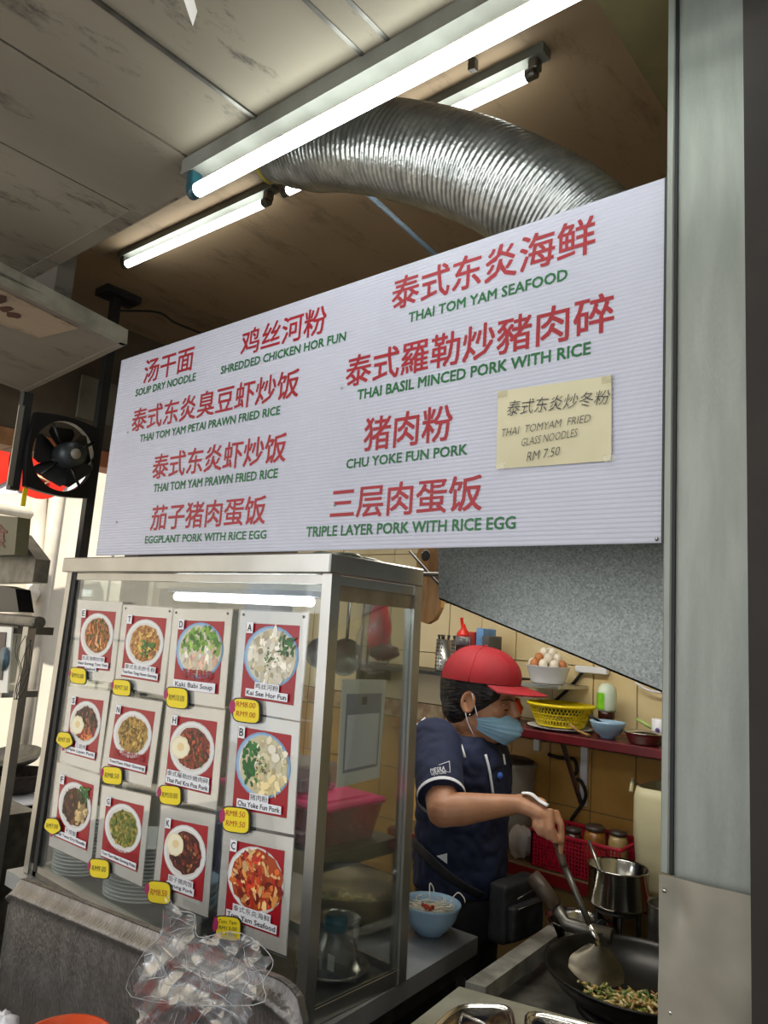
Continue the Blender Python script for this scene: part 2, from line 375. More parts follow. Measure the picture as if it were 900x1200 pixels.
# ================================================================ CEILING LAMPS
tube_m=bpy.data.materials.new('lit_tube'); tube_m.use_nodes=True
b_=tube_m.node_tree.nodes['Principled BSDF']; b_.inputs['Emission Color'].default_value=(.93,1,.97,1); b_.inputs['Emission Strength'].default_value=13; b_.inputs['Base Color'].default_value=(1,1,1,1)
hous=mat('grey_enamel',(116,118,110),(92,92,84),.5,.1,8); teal=mat('teal_end_cap',(20,70,80),None,.4)
def tubelamp(a,b,rad,hh,label,endm,strength=1):
    t=thing('fluorescent_lamp',(a+b)/2,label,'lamp','ceiling tube lamps'); del t['group']
    d=(b-a).normalized(); up=V((0,0,1)); 
    MB().hexa([a-d*.03+V((0,-.018,hh*.55)),b+d*.03+V((0,-.018,hh*.55)),b+d*.03+V((0,.018,hh*.55)),a-d*.03+V((0,.018,hh*.55)),
              a-d*.03+V((0,-.018,hh)),b+d*.03+V((0,-.018,hh)),b+d*.03+V((0,.018,hh)),a-d*.03+V((0,.018,hh))]).build('housing',hous,t)
    m=tube_m
    MB().tube([a+d*.018,b-d*.018],rad,16,0,True).build('tube',m,t)
    for p,s in ((a,1),(b,-1)):
        MB().tube([p-d*s*.004,p+d*s*.02],rad*1.06,14).build('end_cap',endm,t)
        MB().bbox(p-V((.012,.014,-rad*.2)),p+V((.012,.014,hh*.56)),.003).build('lamp_holder',endm,t)
    return t
ztb=ZF-.085
a=onZ(226,226,ztb+.0); b=onZ(900,-90,ztb); b.y=a.y+.01
T1=tubelamp(a,b,.0155,.085,'long bright tube lamp under the front ceiling, nearest the viewer',teal)
zt=ZI-.055
a=onZ(146,311,zt); b=onZ(314,236,zt); tubelamp(a,b,.0135,.055,'tube lamp on the inner ceiling above the left half of the sign',steel_d)
a=onZ(333,226,zt); b=onZ(632,92,zt); b.y=a.y; tubelamp(a,b,.0135,.055,'tube lamp on the inner ceiling passing behind the silver duct',steel_d)
MB().hexa([onZ(548,82,ZI-.03),onZ(556,80,ZI-.03),onZ(560,84,ZI-.03),onZ(552,86,ZI-.03)]+[onZ(548,82,ZI-.03)+V((0,0,.03)),onZ(556,80,ZI-.03)+V((0,0,.03)),onZ(560,84,ZI-.03)+V((0,0,.03)),onZ(552,86,ZI-.03)+V((0,0,.03))]).build('ceiling_bracket',steel_d,None,'small metal bracket on the inner ceiling beside the far tube lamp','bracket')
# ================================================================ DUCT
ctrl=[((322,188),1.20),((350,176),1.21),((400,166),1.22),((455,168),1.22),((510,178),1.23),((570,196),1.25),((625,222),1.27),((675,252),1.30),((715,292),1.33),((745,345),1.35),((765,420),1.37)]
cp=[onY(*p,Y) for p,Y in ctrl]
def catmull(P,n):
    out=[]; P=[P[0]*2-P[1]]+P+[P[-1]*2-P[-2]]
    for i in range(1,len(P)-2):
        for k in range(n):
            t=k/n; a,b,c,d=P[i-1:i+3]
            out.append(.5*((2*b)+(c-a)*t+(2*a-5*b+4*c-d)*t*t+(3*b-a-3*c+d)*t**3))
    out.append(P[-2]); return out
duct=thing('flexible_duct',cp[5],'large silver corrugated exhaust duct curving under the ceiling behind the sign','duct')
cp=[p+V((0,-.03,-.03)) for p in cp]; pts=catmull(cp,60); 
rad=[]
for i in range(len(pts)):
    gr=min(1,.45+i/180); rad.append((.109*gr)*(1+.014*math.sin(i*math.pi/3)))
MB().tube(pts,rad,40,0,False).build('duct_hose',mat('aluminium_foil_duct',(190,192,190),(160,162,160),.3,.92,14,(2,2,2),.25,40),duct)
MB().tube(pts[:14],[.053]*14,20).build('yellow_collar',mat('yellow_tape',(206,190,70),(176,160,60),.6),duct)
a=onZ(432,226,ZI); b_=onY(530,312,1.5)
MB().tube([onY(430,226,1.45),onY(545,330,1.62)],.008,8).build('hanger_rod',mat('blue_grey_rod',(86,100,112),None,.5),None,'thin blue grey rod slanting down under the duct behind the sign','rod')
# ================================================================ LEFT HOOD, POSTS, FAN
zh=H+.81
hd=thing('hanging_hood',(-2.4,.8,zh),'grimy galvanised hood hanging at the upper left before the fan','hood')
P1=onZ(148,403,zh); P2=onZ(30,460,zh); P0=onZ(-60,297,zh); P3=P2+(P0-P1)
hoodm=concrete('grimy_galvanised',(136,126,110),(112,102,90),(88,78,70),.2)
MB().slab([P0,P1,P2,P3],(0,0,.02)).build('underside',hoodm,hd)
MB().hexa([p+V((0,0,-.002)) for p in (P0,P1+V((.002,.002,0)),P1+V((-.02,0,0)),P0+V((-.02,0,0)))]+[p+V((0,0,.045)) for p in (P0,P1,P1+V((-.02,0,0)),P0+V((-.02,0,0)))]).build('edge_band',mat('pale_band',(140,138,118),(112,108,92),.6,scale=14),hd)
MB().hexa([p+V((0,0,-.002)) for p in (P1+V((.002,.002,0)),P2,P2+V((0,-.02,0)),P1+V((0,-.02,0)))]+[p+V((0,0,.03)) for p in (P1,P2,P2+V((0,-.02,0)),P1+V((0,-.02,0)))]).build('edge_band',hoodm,hd)
q=[onZ(-20,330,zh-.003),onZ(92,385,zh-.003),onZ(46,396,zh-.003),onZ(-20,372,zh-.003)]
MB().slab(q,(0,0,.004)).build('peeling_sheet',concrete('peeling_white',(170,150,124),(150,130,106),(90,60,40)),hd)
for px,py in ((8,362),(16,370),(0,352)):
    p=onZ(px,py,zh-.004); n=9; rr=R_(px)
    MB().prism([p+V((math.cos(k*.7)*.035*rr.uniform(.5,1.3),math.sin(k*.7)*.018*rr.uniform(.5,1.3),0)) for k in range(n)],(0,0,.001)).build('rust_patch',mat('rust',(84,44,26),(60,30,18),.9),hd)
XPst=-2.86
def post(name,py_,y,z0,z1,label,wd=.035):
    t=thing(name,(XPst,y,z0),label,'post')
    mb=MB().box((XPst-wd/2,y-wd/2,z0),(XPst+wd/2,y+wd/2,z1)); mb.build('bar',blackp,t); return t
yA=onX(113,520,XPst).y; yB=onX(26,500,XPst).y
pa=post('steel_post',0,yA,0,ZI,'black steel post from floor to ceiling at the right of the fan')
MB().box((XPst-.05,yA-.07,ZI-.03),(XPst+.05,yA+.09,ZI)).build('mounting_foot',blackp,pa)
yA2=onX(97,600,XPst).y
p_b=post('steel_post',0,yB-.0,onX(20,575,XPst).z,zh-.001,'short black steel bar with pale edge left of the fan')
MB().box((XPst+.0176,yB-.032,onX(20,572,XPst).z),(XPst+.024,yB-.012,onX(30,478,XPst).z)).build('pale_edge',steel,p_b)
# fan
y0f=onX(24,530,XPst).y+.0; y1f=onX(106,540,XPst).y; z1f=onX(60,488,XPst).z; z0f=onX(60,582,XPst).z
fc=V((XPst+.03,(y0f+y1f)/2,(z0f+z1f)/2)); RF=min((y1f-y0f),(z1f-z0f))/2
fan=thing('exhaust_fan',fc,'black square-framed exhaust fan with its motor, between the two black posts','fan')
mb=MB(); n=40; a1=(y1f-y0f)/2; b1=(z1f-z0f)/2
o_=[];i_=[]
for k in range(n):
    t=2*math.pi*k/n; c_,s_=math.cos(t),math.sin(t); e=max(abs(c_),abs(s_)); rr_=.80+.20*1/(e) if False else 1
    o_.append(V((0,c_/e**.75*a1,s_/e**.75*b1))); i_.append(V((0,c_*a1*.88,s_*b1*.88)))
vs=[fc+p for p in o_]+[fc+p for p in i_]; vs+= [v+V((.03,0,0)) for v in vs]
fs=[]
for k in range(n):
    k2=(k+1)%n
    fs+=[(k,k2,n+k2,n+k)[::-1],(2*n+k,2*n+k2,3*n+k2,3*n+k),(k,k2,2*n+k2,2*n+k),(n+k,n+k2,3*n+k2,3*n+k)[::-1]]
mb.add(vs,fs); mb.build('fan_frame',blackpl,fan)
for k in range(5):
    t=2*math.pi*k/5+.5; d=V((0,math.cos(t),math.sin(t))); e=V((0,-math.sin(t),math.cos(t)))
    R0,R1=.03,min(a1,b1)*.80; vs=[]
    for s_,wd,tw_ in ((0,.018,.5),(.35,.045,.42),(.75,.062,.34),(1,.05,.3)):
        c_=fc+V((.02,0,0))+d*(R0+(R1-R0)*s_)
        vs+=[c_-e*wd+V((-tw_*wd,0,0)),c_+e*wd+V((tw_*wd,0,0))]
    mb=MB(); mb.add(vs+[v+V((.003,0,0)) for v in vs],[(0,1,3,2),(2,3,5,4),(4,5,7,6)]+[(8,10,11,9),(10,12,13,11),(12,14,15,13)],0,True)
    mb.build('blade',blackpl,fan)
for t in (.6,2.2,3.9,5.3):
    d=V((0,math.cos(t),math.sin(t))); MB().tube([fc+V((.05,0,0))+d*.03,fc+V((.055,d.y*a1*.88,d.z*b1*.88))],.006,6).build('strut',blackpl,fan)
MB().lathe(fc,[(.0,.02),(.045,.02),(.05,.03),(.05,.11),(.042,.12),(0,.12)],24,0,(1,0,0)).build('motor',mat('grey_motor',(70,76,78),(50,54,56),.35,.5),fan)
MB().lathe(fc,[(0,.121),(.02,.121),(.02,.126),(0,.127)],16,0,(1,0,0)).build('motor_cap',mat('beige_cap',(150,142,126),None,.5),fan)
p=onX(29,578,XPst+.03); MB().bbox(p+V((-.003,-.009,-.05)),p+V((.003,.009,.02)),.002).build('yellow_tag',yellowpl,fan,'yellow tag hanging below the fan')
# wires near the left post
MB().tube(catmull([onX(140,364,-2.8),onX(185,366,-2.8),onX(205,378,-2.8),onX(240,392,-2.8)],8),.005,6).build('ceiling_wire',rubber,None,'thin black wire sagging from the post top to the sign','wire')
# ================================================================ NEIGHBOUR STALL (left edge)
YN=1.3
nc=thing('neighbour_case',(-3.0,YN,0),'grey metal food case of the next stall at the left edge','display case')
rz=onY(30,728,YN).z; xr=onY(47,728,YN).x
MB().tube([V((-4.2,YN,rz)),V((xr-.02,YN,rz)),V((xr,YN,rz))],.022,12).build('top_rail',steel_d,nc)
MB().box((-4.2,YN+.0,rz-.05),(xr-.17,YN+.14,rz-.02)).build('top_panel',steel_d,nc)
a=onY(34,740,YN); MB().box((a.x-.03,YN-.01,0),(a.x+.012,YN+.02,rz-.02)).build('post',steel,nc)
MB().box((-4.2,YN,.0),(a.x-.03,YN+.14,onY(5,960,YN).z)).build('counter',steel_d,nc)
MB().box((-4.2,YN,onY(2,818,YN).z),(a.x-.15,YN+.14,onY(2,812,YN).z+.006)).build('shelf',steel,nc)
MB().box((-4.2,YN+.02,onY(2,816,YN).z),(a.x-.035,YN+.025,rz-.05)).build('side_glass',glass,nc)
pc=thing('menu_photo',onY(4,770,YN-.02),'dark framed photo on the case of the next stall, cut by the left edge','photo')
q=[onY(-60,810,YN-.02),onY(8,812,YN-.02),onY(14,735,YN-.02),onY(-60,730,YN-.02)]
MB().slab(q,(0,.006,0)).build('frame',cardw,pc)
q=[onY(-60,795,YN-.024),onY(2,797,YN-.024),onY(7,741,YN-.024),onY(-60,738,YN-.024)]
MB().slab(q,(0,.003,0)).build('picture',mat('dark_print',(40,44,52),(70,30,24),.3,scale=20),pc)
p=onY(4,772,YN-.028); MB().lathe(p,[(0,-.001),(.035,-.001),(.045,0)],20,0,(0,-1,0)).build('plate_picture',mat('blue_plate_print',(110,140,160),None,.4),pc)
mb=MB(); rr=R_(4)      # loops of wire on the post
for k in range(3):
    P=[onY(26+rr.uniform(-10,8),y,YN-.03) for y in (745,765,785,805,820)]; P+=[onY(26+rr.uniform(-4,12),y,YN-.045) for y in (800,775,750)]
    mb.tube(catmull(P,5),.0012,5)
mb.build('wire_loops',rubber,None,'tangle of thin wire hanging on the post of the next stall','wire')
h2=thing('small_hood',onY(20,660,1.35),'angular grey metal hood above the next stall case','hood')
q=[onY(-40,640,1.35),onY(20,625,1.35),onY(42,655,1.35),onY(38,682,1.35),onY(-40,684,1.35)]
MB().prism(q,(0,.06,0)).build('shell',steel_d,h2)
b2=thing('menu_box',onY(10,628,1.25),'olive sign box with red characters cut by the left edge','sign')
q=[onY(-40,652,1.25),onY(17,650,1.25),onY(21,606,1.25),onY(-40,600,1.25)]
MB().slab(q,(0,.05,0)).build('box',mat('olive_board',(96,92,66),(84,80,58),.5),b2)
mb=MB(); text(mb,'美食',[onY(-26,642,1.248),onY(7,642,1.248),onY(9,614,1.248),onY(-26,614,1.248)],(0,-.001,0)); mb.build('lettering',mat('dark_red_ink',(110,24,24),None,.5),b2)
q=[onY(-20,716,1.32),onY(22,717,1.32),onY(18,690,1.32),onY(2,686,1.32),onY(-20,688,1.32)]
MB().prism(q,(0,.06,0)).build('black_box',blackpl,None,'small black box standing on the rail of the next stall','box')
# pans and plates on the far side ledge
lg=onY(45,960,1.9).z
tb=thing('side_table',(-3.3,2.0,0),'pale table with pans and trays between the stalls at left','table')
tx0,tx1=-4.4,onY(78,960,1.9).x
MB().box((tx0,1.75,lg-.03),(tx1,2.15,lg)).build('tabletop',mat('pale_worktop',(190,188,182),(168,166,160),.4),tb)
for x in (tx0+.05,tx1-.05):
    for y in (1.78,2.12): MB().box((x-.02,y-.02,0),(x+.02,y+.02,lg-.03)).build('leg',steel_d,tb)
MB().box((tx0,1.76,.2),(tx1-.02,1.77,lg-.04)).build('skirt_panel',steel_d,tb)
for k,(px,py,rr_) in enumerate(((34,905,.15),(22,925,.17),(44,938,.17))):
    p=onY(px,py,1.93); z_=lg+.001+.014*(2-k)
    MB().lathe((p.x-.06,1.93+.01*k,z_),[(rr_*.6,0),(rr_*.95,.004),(rr_,.012),(rr_*.97,.012),(rr_*.6,.006),(0,.005)],28).build('tray',steel_s if k else white,None,['white round tray on top of the pale side table','thin shiny tray in the stack on the pale side table','lowest shiny tray in the stack on the pale side table'][k],'tray')
p=onY(32,865,2.0)
MB().lathe((p.x,1.98,lg+.045),[(.10,0),(.15,.05),(.17,.10),(.16,.1),(.14,.05),(.09,.01)],24).build('wicker_basket',mat('dark_wicker',(52,42,34),(28,22,18),.8,scale=60,bump=.5),None,'dark woven basket behind the trays at left','basket')
p=onY(28,838,2.0)
MB().lathe((p.x,1.98,lg+.165),[(0,.0),(.07,.005),(.13,.03),(.15,.06),(.145,.06),(.12,.035),(0,.012)],24,axis=(.1,-.2,1)).build('wok_pan',steel_d,None,'tilted steel pan lying on the dark woven basket','pan')
# ================================================================ SIGN
YS=1.15
TL,TR,BR,BL=onY(143,422,YS),onY(777,209,YS),onY(778,636,YS),onY(112,651,YS)
x0,x1=(TL.x+BL.x)/2,(TR.x+BR.x)/2; z0,z1=(BL.z+BR.z)/2,(TL.z+TR.z)/2
sign=thing('menu_sign',(x0,YS,z0),'large white corrugated menu sign with red Chinese and green English dish names','sign')
n=76; vs=[]; fs=[]
for i in range(n*3+1):
    z=z0+(z1-z0)*i/(n*3); y=YS+(.0004 if i%3==0 else -.0006)
    vs+=[(x0,y,z),(x1,y,z)]
fs=[(2*i,2*i+1,2*i+3,2*i+2) for i in range(n*3)]
mb=MB().add(vs,fs,0,False); mb.box((x0,YS+.0005,z0),(x1,YS+.005,z1)); mb.build('board',board_w,sign)
MB().box((x1-.0005,YS-.001,z0),(x1+.0025,YS+.006,z1)).build('edge_strip',mat('dark_edge',(60,58,60),None,.6),sign)
CN=[('汤干面',168,422,448,225,408,436),('鸡丝河粉',282,388,416,381,359,392),('泰式东炎海鲜',459,326,363,697,254,297),
('泰式东炎臭豆虾炒饭',154,478,505,349,435,467),('泰式羅勒炒豬肉碎',405,419,454,719,342,388),('泰式东炎虾炒饭',178,532,561,334,509,542),
('猪肉粉',426,490,528,529,475,517),('茄子猪肉蛋饭',176,593,622,310,581,614),('三层肉蛋饭',387,572,608,564,557,599)]
EN=[('SOUP DRY NOODLE',159,457,464,229,437,447),('SHREDDED CHICKEN HOR FUN',259,429,438,405,390,400),('THAI TOM YAM SEAFOOD',479,368,378,665,314,328),
('THAI TOM YAM PETAI PRAWN FRIED RICE',164,509,517,328,477,487),('THAI BASIL MINCED PORK WITH RICE',419,458,469,692,400,415),('THAI TOM YAM PRAWN FRIED RICE',180,567,576,325,550,561),
('CHU YOKE FUN PORK',406,539,549,547.5,520,533),('EGGPLANT PORK WITH RICE EGG',170,629,637,312,621,631),('TRIPLE LAYER PORK WITH RICE EGG',359,617,629,604,606,620)]
for (L_,m,bd,nm) in ((CN,redink,.013,'red_lettering'),(EN,greenink,.03,'green_lettering')):
    for s,xl,yt,yb,xr_,yt2,yb2 in L_:
        a=onY(xl,yb,YS);b=onY(xr_,yb2,YS);c=onY(xr_,yt2,YS);d=onY(xl,yt,YS)
        za=(a.z+b.z)/2; zt_=(c.z+d.z)/2; xa,xb=a.x,b.x
        if nm=='red_lettering' and len(s)>3: zt_+=0
        q=[V((xa,YS-.0012,za)),V((xb,YS-.0012,za)),V((xb,YS-.0012,zt_)),V((xa,YS-.0012,zt_))]
        mb=MB(); text(mb,s,q,(0,0,0),0,bd); mb.build(nm,m,sign)
for px,py in ((401,455),(150,507),(137,612),(393,592),(770,632)):
    p=onY(px,py,YS); MB().lathe(p-V((0,.001,0)),[(0,-.003),(.003,-.002),(.0035,0)],10,0,(0,1,0)).build('screw',steel_s,sign)
nt=thing('handwritten_note',onY(650,497,YS-.004),'cream paper note with handwritten dish and price taped on the sign','note')
Q=[onY(582,550,YS-.003),onY(717,540,YS-.003),onY(717,440,YS-.003),onY(584,459,YS-.003)]
nx,nz=12,10; vs=[]
for j in range(nz+1):
    for i in range(nx+1):
        p=bil(Q,i/nx,j/nz); p.y-=.001+.0022*abs(noise.noise(V((i*.35,j*.35,2))))+(.003 if (i in(0,nx) and j in (0,nz)) else 0); vs.append(p)
MB().add(vs,[(j*(nx+1)+i,j*(nx+1)+i+1,(j+1)*(nx+1)+i+1,(j+1)*(nx+1)+i) for j in range(nz) for i in range(nx)],0,True).build('paper',mat('cream_paper',(214,206,172),(202,194,160),.7,scale=6),nt)
mb=MB()
for s,xa,ya,xb,yb,xc,yc,xd,yd in (('泰式东炎炒冬粉',594,488,715,473,715,456,594,470),('THAI  TOMYAM  FRIED',588,512,692,494,692,485,588,503),('GLASS NOODLES',611,523,677,511,677,502,611,514),('RM 7.50',617,541,656,533,656,523,617,530)):
    q=[onY(xa,ya,YS-.0078),onY(xb,yb,YS-.0078),onY(xc,yc,YS-.0078),onY(xd,yd,YS-.0078)]
    text(mb,s,q,(0,0,0),0,-.012 if s[0]!='泰' else -.006,.25)
mb.build('handwriting',penink,nt)
for px,py in ((589,462),(712,445),(714,537),(586,546)):
    p=onY(px,py,YS-.006); MB().box(p-V((.010,.0012,.006)),p+V((.010,.0,.006))).build('clear_tape',thin('clear_tape_film',(250,250,248),.01,.03),nt)
# ================================================================ DISPLAY CASE
YC=1.127; XC1=-1.092; XC0=-2.235; YCR=1.445; ZT=H+.157; ZB=H-.766
case=thing('display_case',((XC0+XC1)/2,1.28,ZB),'tall stainless steel and glass display case hung with menu cards','display case')
zt0=H+.113
MB().bbox((XC0-.015,YC-.012,zt0),(XC1+.0,YCR,ZT),.003).build('top_trim',steel,case)
P_=.028
spl=.022
def cpost(x,y,nm='post',mw=P_):
    s=spl if x>-1.5 else -.02
    MB().hexa([(x-mw+s,y,ZB),(x+s,y,ZB),(x+s,y+mw,ZB),(x-mw+s,y+mw,ZB),(x-mw,y,zt0),(x,y,zt0),(x,y+mw,zt0),(x-mw,y+mw,zt0)]).build(nm,steel,case)
cpost(XC1-.003,YC); cpost(XC1-.003,YCR-P_); cpost(XC0+P_,YC); cpost(XC0+P_,YCR-P_)
MB().box((XC0+P_+.0,YC+.004,ZB),(XC0+P_+.02,YC+.03,zt0)).build('dark_seal',rubber,case)
for zz,h in ((ZB,.03),(zt0-.022,.02)):
    MB().box((XC0,YC+.006,zz),(XC1-.01,YC+.02,zz+h)).build('rail',steel,case)
    MB().box((XC0,YCR-.02,zz),(XC1-.01,YCR-.008,zz+h)).build('rail',steel,case)
    MB().box((XC1-.018+(spl if zz<H-.5 else 0),YC+P_,zz),(XC1-.006+(spl if zz<H-.5 else 0),YCR-P_,zz+h)).build('rail',steel,case)
MB().box((XC1-.017,YC+P_,zt0-.055),(XC1-.009,YCR-P_,zt0-.0221)).build('inner_frame',mat('tarnished_frame',(160,146,120),(120,106,84),.5,.3,12),case)
MB().box((XC0,YC+.004,ZB-.001),(XC1+.005,YCR,ZB+.012)).build('floor_panel',steel_d,case)
MB().box((XC0+P_+.02,YC+.009,ZB+.03),(XC1-P_,YC+.013,zt0-.02)).build('front_pane',glass,case)
g=[(XC1-.012+spl*.97,YC+P_,ZB+.03),(XC1-.012+spl*.97,YCR-P_,ZB+.03),(XC1-.012,YCR-P_,zt0-.055),(XC1-.012,YC+P_,zt0-.055)]
MB().slab(g,(.003,0,0)).build('side_pane',glass,case)
MB().box((XC0+.006,YC+P_,ZB+.03),(XC0+.009,YCR-P_,zt0-.02)).build('side_pane',glass,case)
zs=H-.465
sf=MB().box((-1.50,YC+.05,zs-.003),(XC1-.016,YCR-.02,zs)).box((XC1-.018,YC+.03,zs-.030),(XC1-.010,YCR-.03,zs+.001)); sf.build('shelf',steel_d,case)
# glowing tube inside the case, standing in for a reflection in its glass
a=onY(207,699,YCR-.10); b=onY(366,697,YCR-.10)
t=thing('reflection_tube',(a+b)/2,'lit tube inside the case top, standing in for a reflection in the glass','lamp')
b.z=a.z; MB().tube([a,b],.012,14).build('tube',tube_m,t)
MB().box((a.x-.02,a.y-.02,a.z+.013),(b.x+.02,a.y+.02,zt0-.024)).build('housing',mat('pale_blue_enamel',(150,164,186),None,.4),t)
# things on top of the case
tp=thing('folded_bag',onY(470,645,1.36),'crumpled green and white bag lying on top of the display case','bag')
mb=MB(); rr=R_(11)
for k in range(9):
    c=V((rr.uniform(-1.28,-1.12),rr.uniform(1.24,1.40),ZT+.01)); mb.ball(c,(rr.uniform(.02,.05),rr.uniform(.02,.05),rr.uniform(.006,.012)),8)
mb.build('bag',mat('green_white_plastic',(150,160,130),(70,90,60),.4,scale=25),tp)
# ================================================================ MENU CARDS
def blob(mb,q,u,v,ru,rv,off,col,n=9,rr=random,jag=.25,rot=0,asp=None):
    pts=[]
    for k in range(n):
        t=2*math.pi*k/n; s_=1+rr.uniform(-jag,jag); a_=math.cos(t)*ru*s_; b_=math.sin(t)*rv*s_
        pts.append((u+a_*math.cos(rot)-b_*math.sin(rot),v+a_*math.sin(rot)+b_*math.cos(rot)))
    vs=[bil(q,a,b)+V((0,-off,0)) for a,b in pts]; mb.add(vs,[list(range(n))],0,False,col)
def rect(q,u0,v0,u1,v1,off): return [bil(q,u,v)+V((0,-off,0)) for u,v in ((u0,v0),(u1,v0),(u1,v1),(u0,v1))]
PAL=dict(
 E=dict(base=(150,92,40),pal=[(186,112,50),(120,66,26),(206,140,74),(96,60,26),(70,84,34)],big=[(214,128,70),(200,110,56),(226,168,120)]),
 T=dict(base=(176,124,62),pal=[(200,150,80),(160,100,44),(214,170,100),(150,96,50)],green=(52,96,32),gc=(.62,.50),big=[(222,188,90)]),
 D=dict(base=(204,196,170),pal=[(90,138,44),(120,160,60),(64,112,34),(150,182,86)],low=[(214,170,150),(200,190,160),(226,222,206)],split=.52),
 A=dict(base=(206,200,178),pal=[(222,216,196),(196,186,158),(232,226,210),(178,166,136)],green=(40,92,38),gc=(.74,.68),mid=(60,104,40)),
 S=dict(base=(88,52,36),pal=[(60,36,26),(120,70,44),(170,110,76),(40,30,24)],egg=(.36,.52),low=[(206,120,60),(150,30,30)],split=.4),
 N=dict(base=(170,130,56),pal=[(190,150,70),(150,110,44),(206,170,90),(120,90,36),(90,90,40)]),
 H=dict(base=(120,50,30),pal=[(90,36,24),(150,64,38),(176,84,52),(60,28,20),(60,70,30)],egg=(.34,.55)),
 B=dict(base=(196,188,150),pal=[(214,206,176),(222,214,190),(190,178,140)],left=(30,84,36),mid=(70,104,50),low=[(224,208,160),(212,192,140)],split=.42,balls=1),
 F=dict(base=(92,56,36),pal=[(70,40,26),(110,66,40),(54,32,22)],green=(36,96,34),gc=(.70,.74),right=(206,176,116)),
 G=dict(base=(140,132,54),pal=[(160,140,64),(110,110,40),(176,160,80),(90,96,34),(70,100,36)],big=[(96,116,44)]),
 K=dict(base=(80,26,18),pal=[(60,20,14),(110,36,24),(140,56,36),(44,20,14),(170,120,70)],egg=(.36,.62)),
 C=dict(base=(168,70,26),pal=[(200,104,44),(150,44,20),(222,150,76),(120,30,18),(206,60,36),(232,190,130)],big=[(216,120,60),(190,40,30),(230,180,120)]))
CARDS=[
('E',[(92.5,703),(143.5,706),(133,799.5),(85,794)],'white','东炎海鲜炒饭','Nasi Goreng Tom Yam\nSeafood','fried rice with seafood','top left'),
('T',[(145.5,709),(204,712.6),(191.7,814.7),(135,804)],'white','泰式东炎炒冬粉','TomYam Tang Hoon Goreng','brown fried glass noodles','top row, second'),
('D',[(204,713.6),(272.7,714.6),(263,830),(195,820)],'blue','','Kaki Babi Soup','green vegetable soup in a blue bowl','top row, third'),
('A',[(282.5,715.5),(362.5,718.3),(352,845),(273,831)],'blue','鸡丝河粉','Kai See Hor Fun','white chicken noodles in a blue bowl','top right'),
('S',[(82,805),(129,810),(116.5,905.6),(71,892)],'white','三层肉','Triple Layer Pork','fried egg and dark sliced pork','middle left'),
('N',[(133,814),(190.7,823),(177,922.6),(119,907)],'white','','TomYam Nasi Goreng','plain golden fried rice','middle row, second'),
('H',[(196.8,824),(264,832.6),(253.7,949),(185,931)],'white','泰式羅勒炒豬肉碎','Thai Pad Kra Poa Pork','fried egg beside minced pork','middle row, third'),
('B',[(273,834),(352,847),(344.7,978),(263,962)],'blue','猪肉粉','Chu Yoke Fun Pork','pork noodles and spinach in a blue bowl','middle right'),
('F',[(68,894),(117.5,909),(107,1013),(58,990.6)],'white','干捞面','Sarak Twon Dry Noodle','dark minced meat on dry noodles','bottom left'),
('G',[(121,920.7),(177,933),(166.6,1038.7),(112,1013)],'white','','Tom Yam Nasi Goreng Petai','green flecked petai fried rice','bottom row, second'),
('K',[(190,944),(253,955),(244,1075),(179,1050)],'white','茄子猪肉饭','Terung Pork','fried egg and dark red eggplant pork','bottom row, third'),
('C',[(263,967),(344.7,982),(336,1120),(254,1088)],'white','泰式东炎海鲜','Tom Yam Seafood','orange red seafood tom yam','bottom right')]
OV={'D':('猪脚',),'N':('东炎炒饭',),'G':('东炎炒饭臭豆',)}
YK=YC-.004
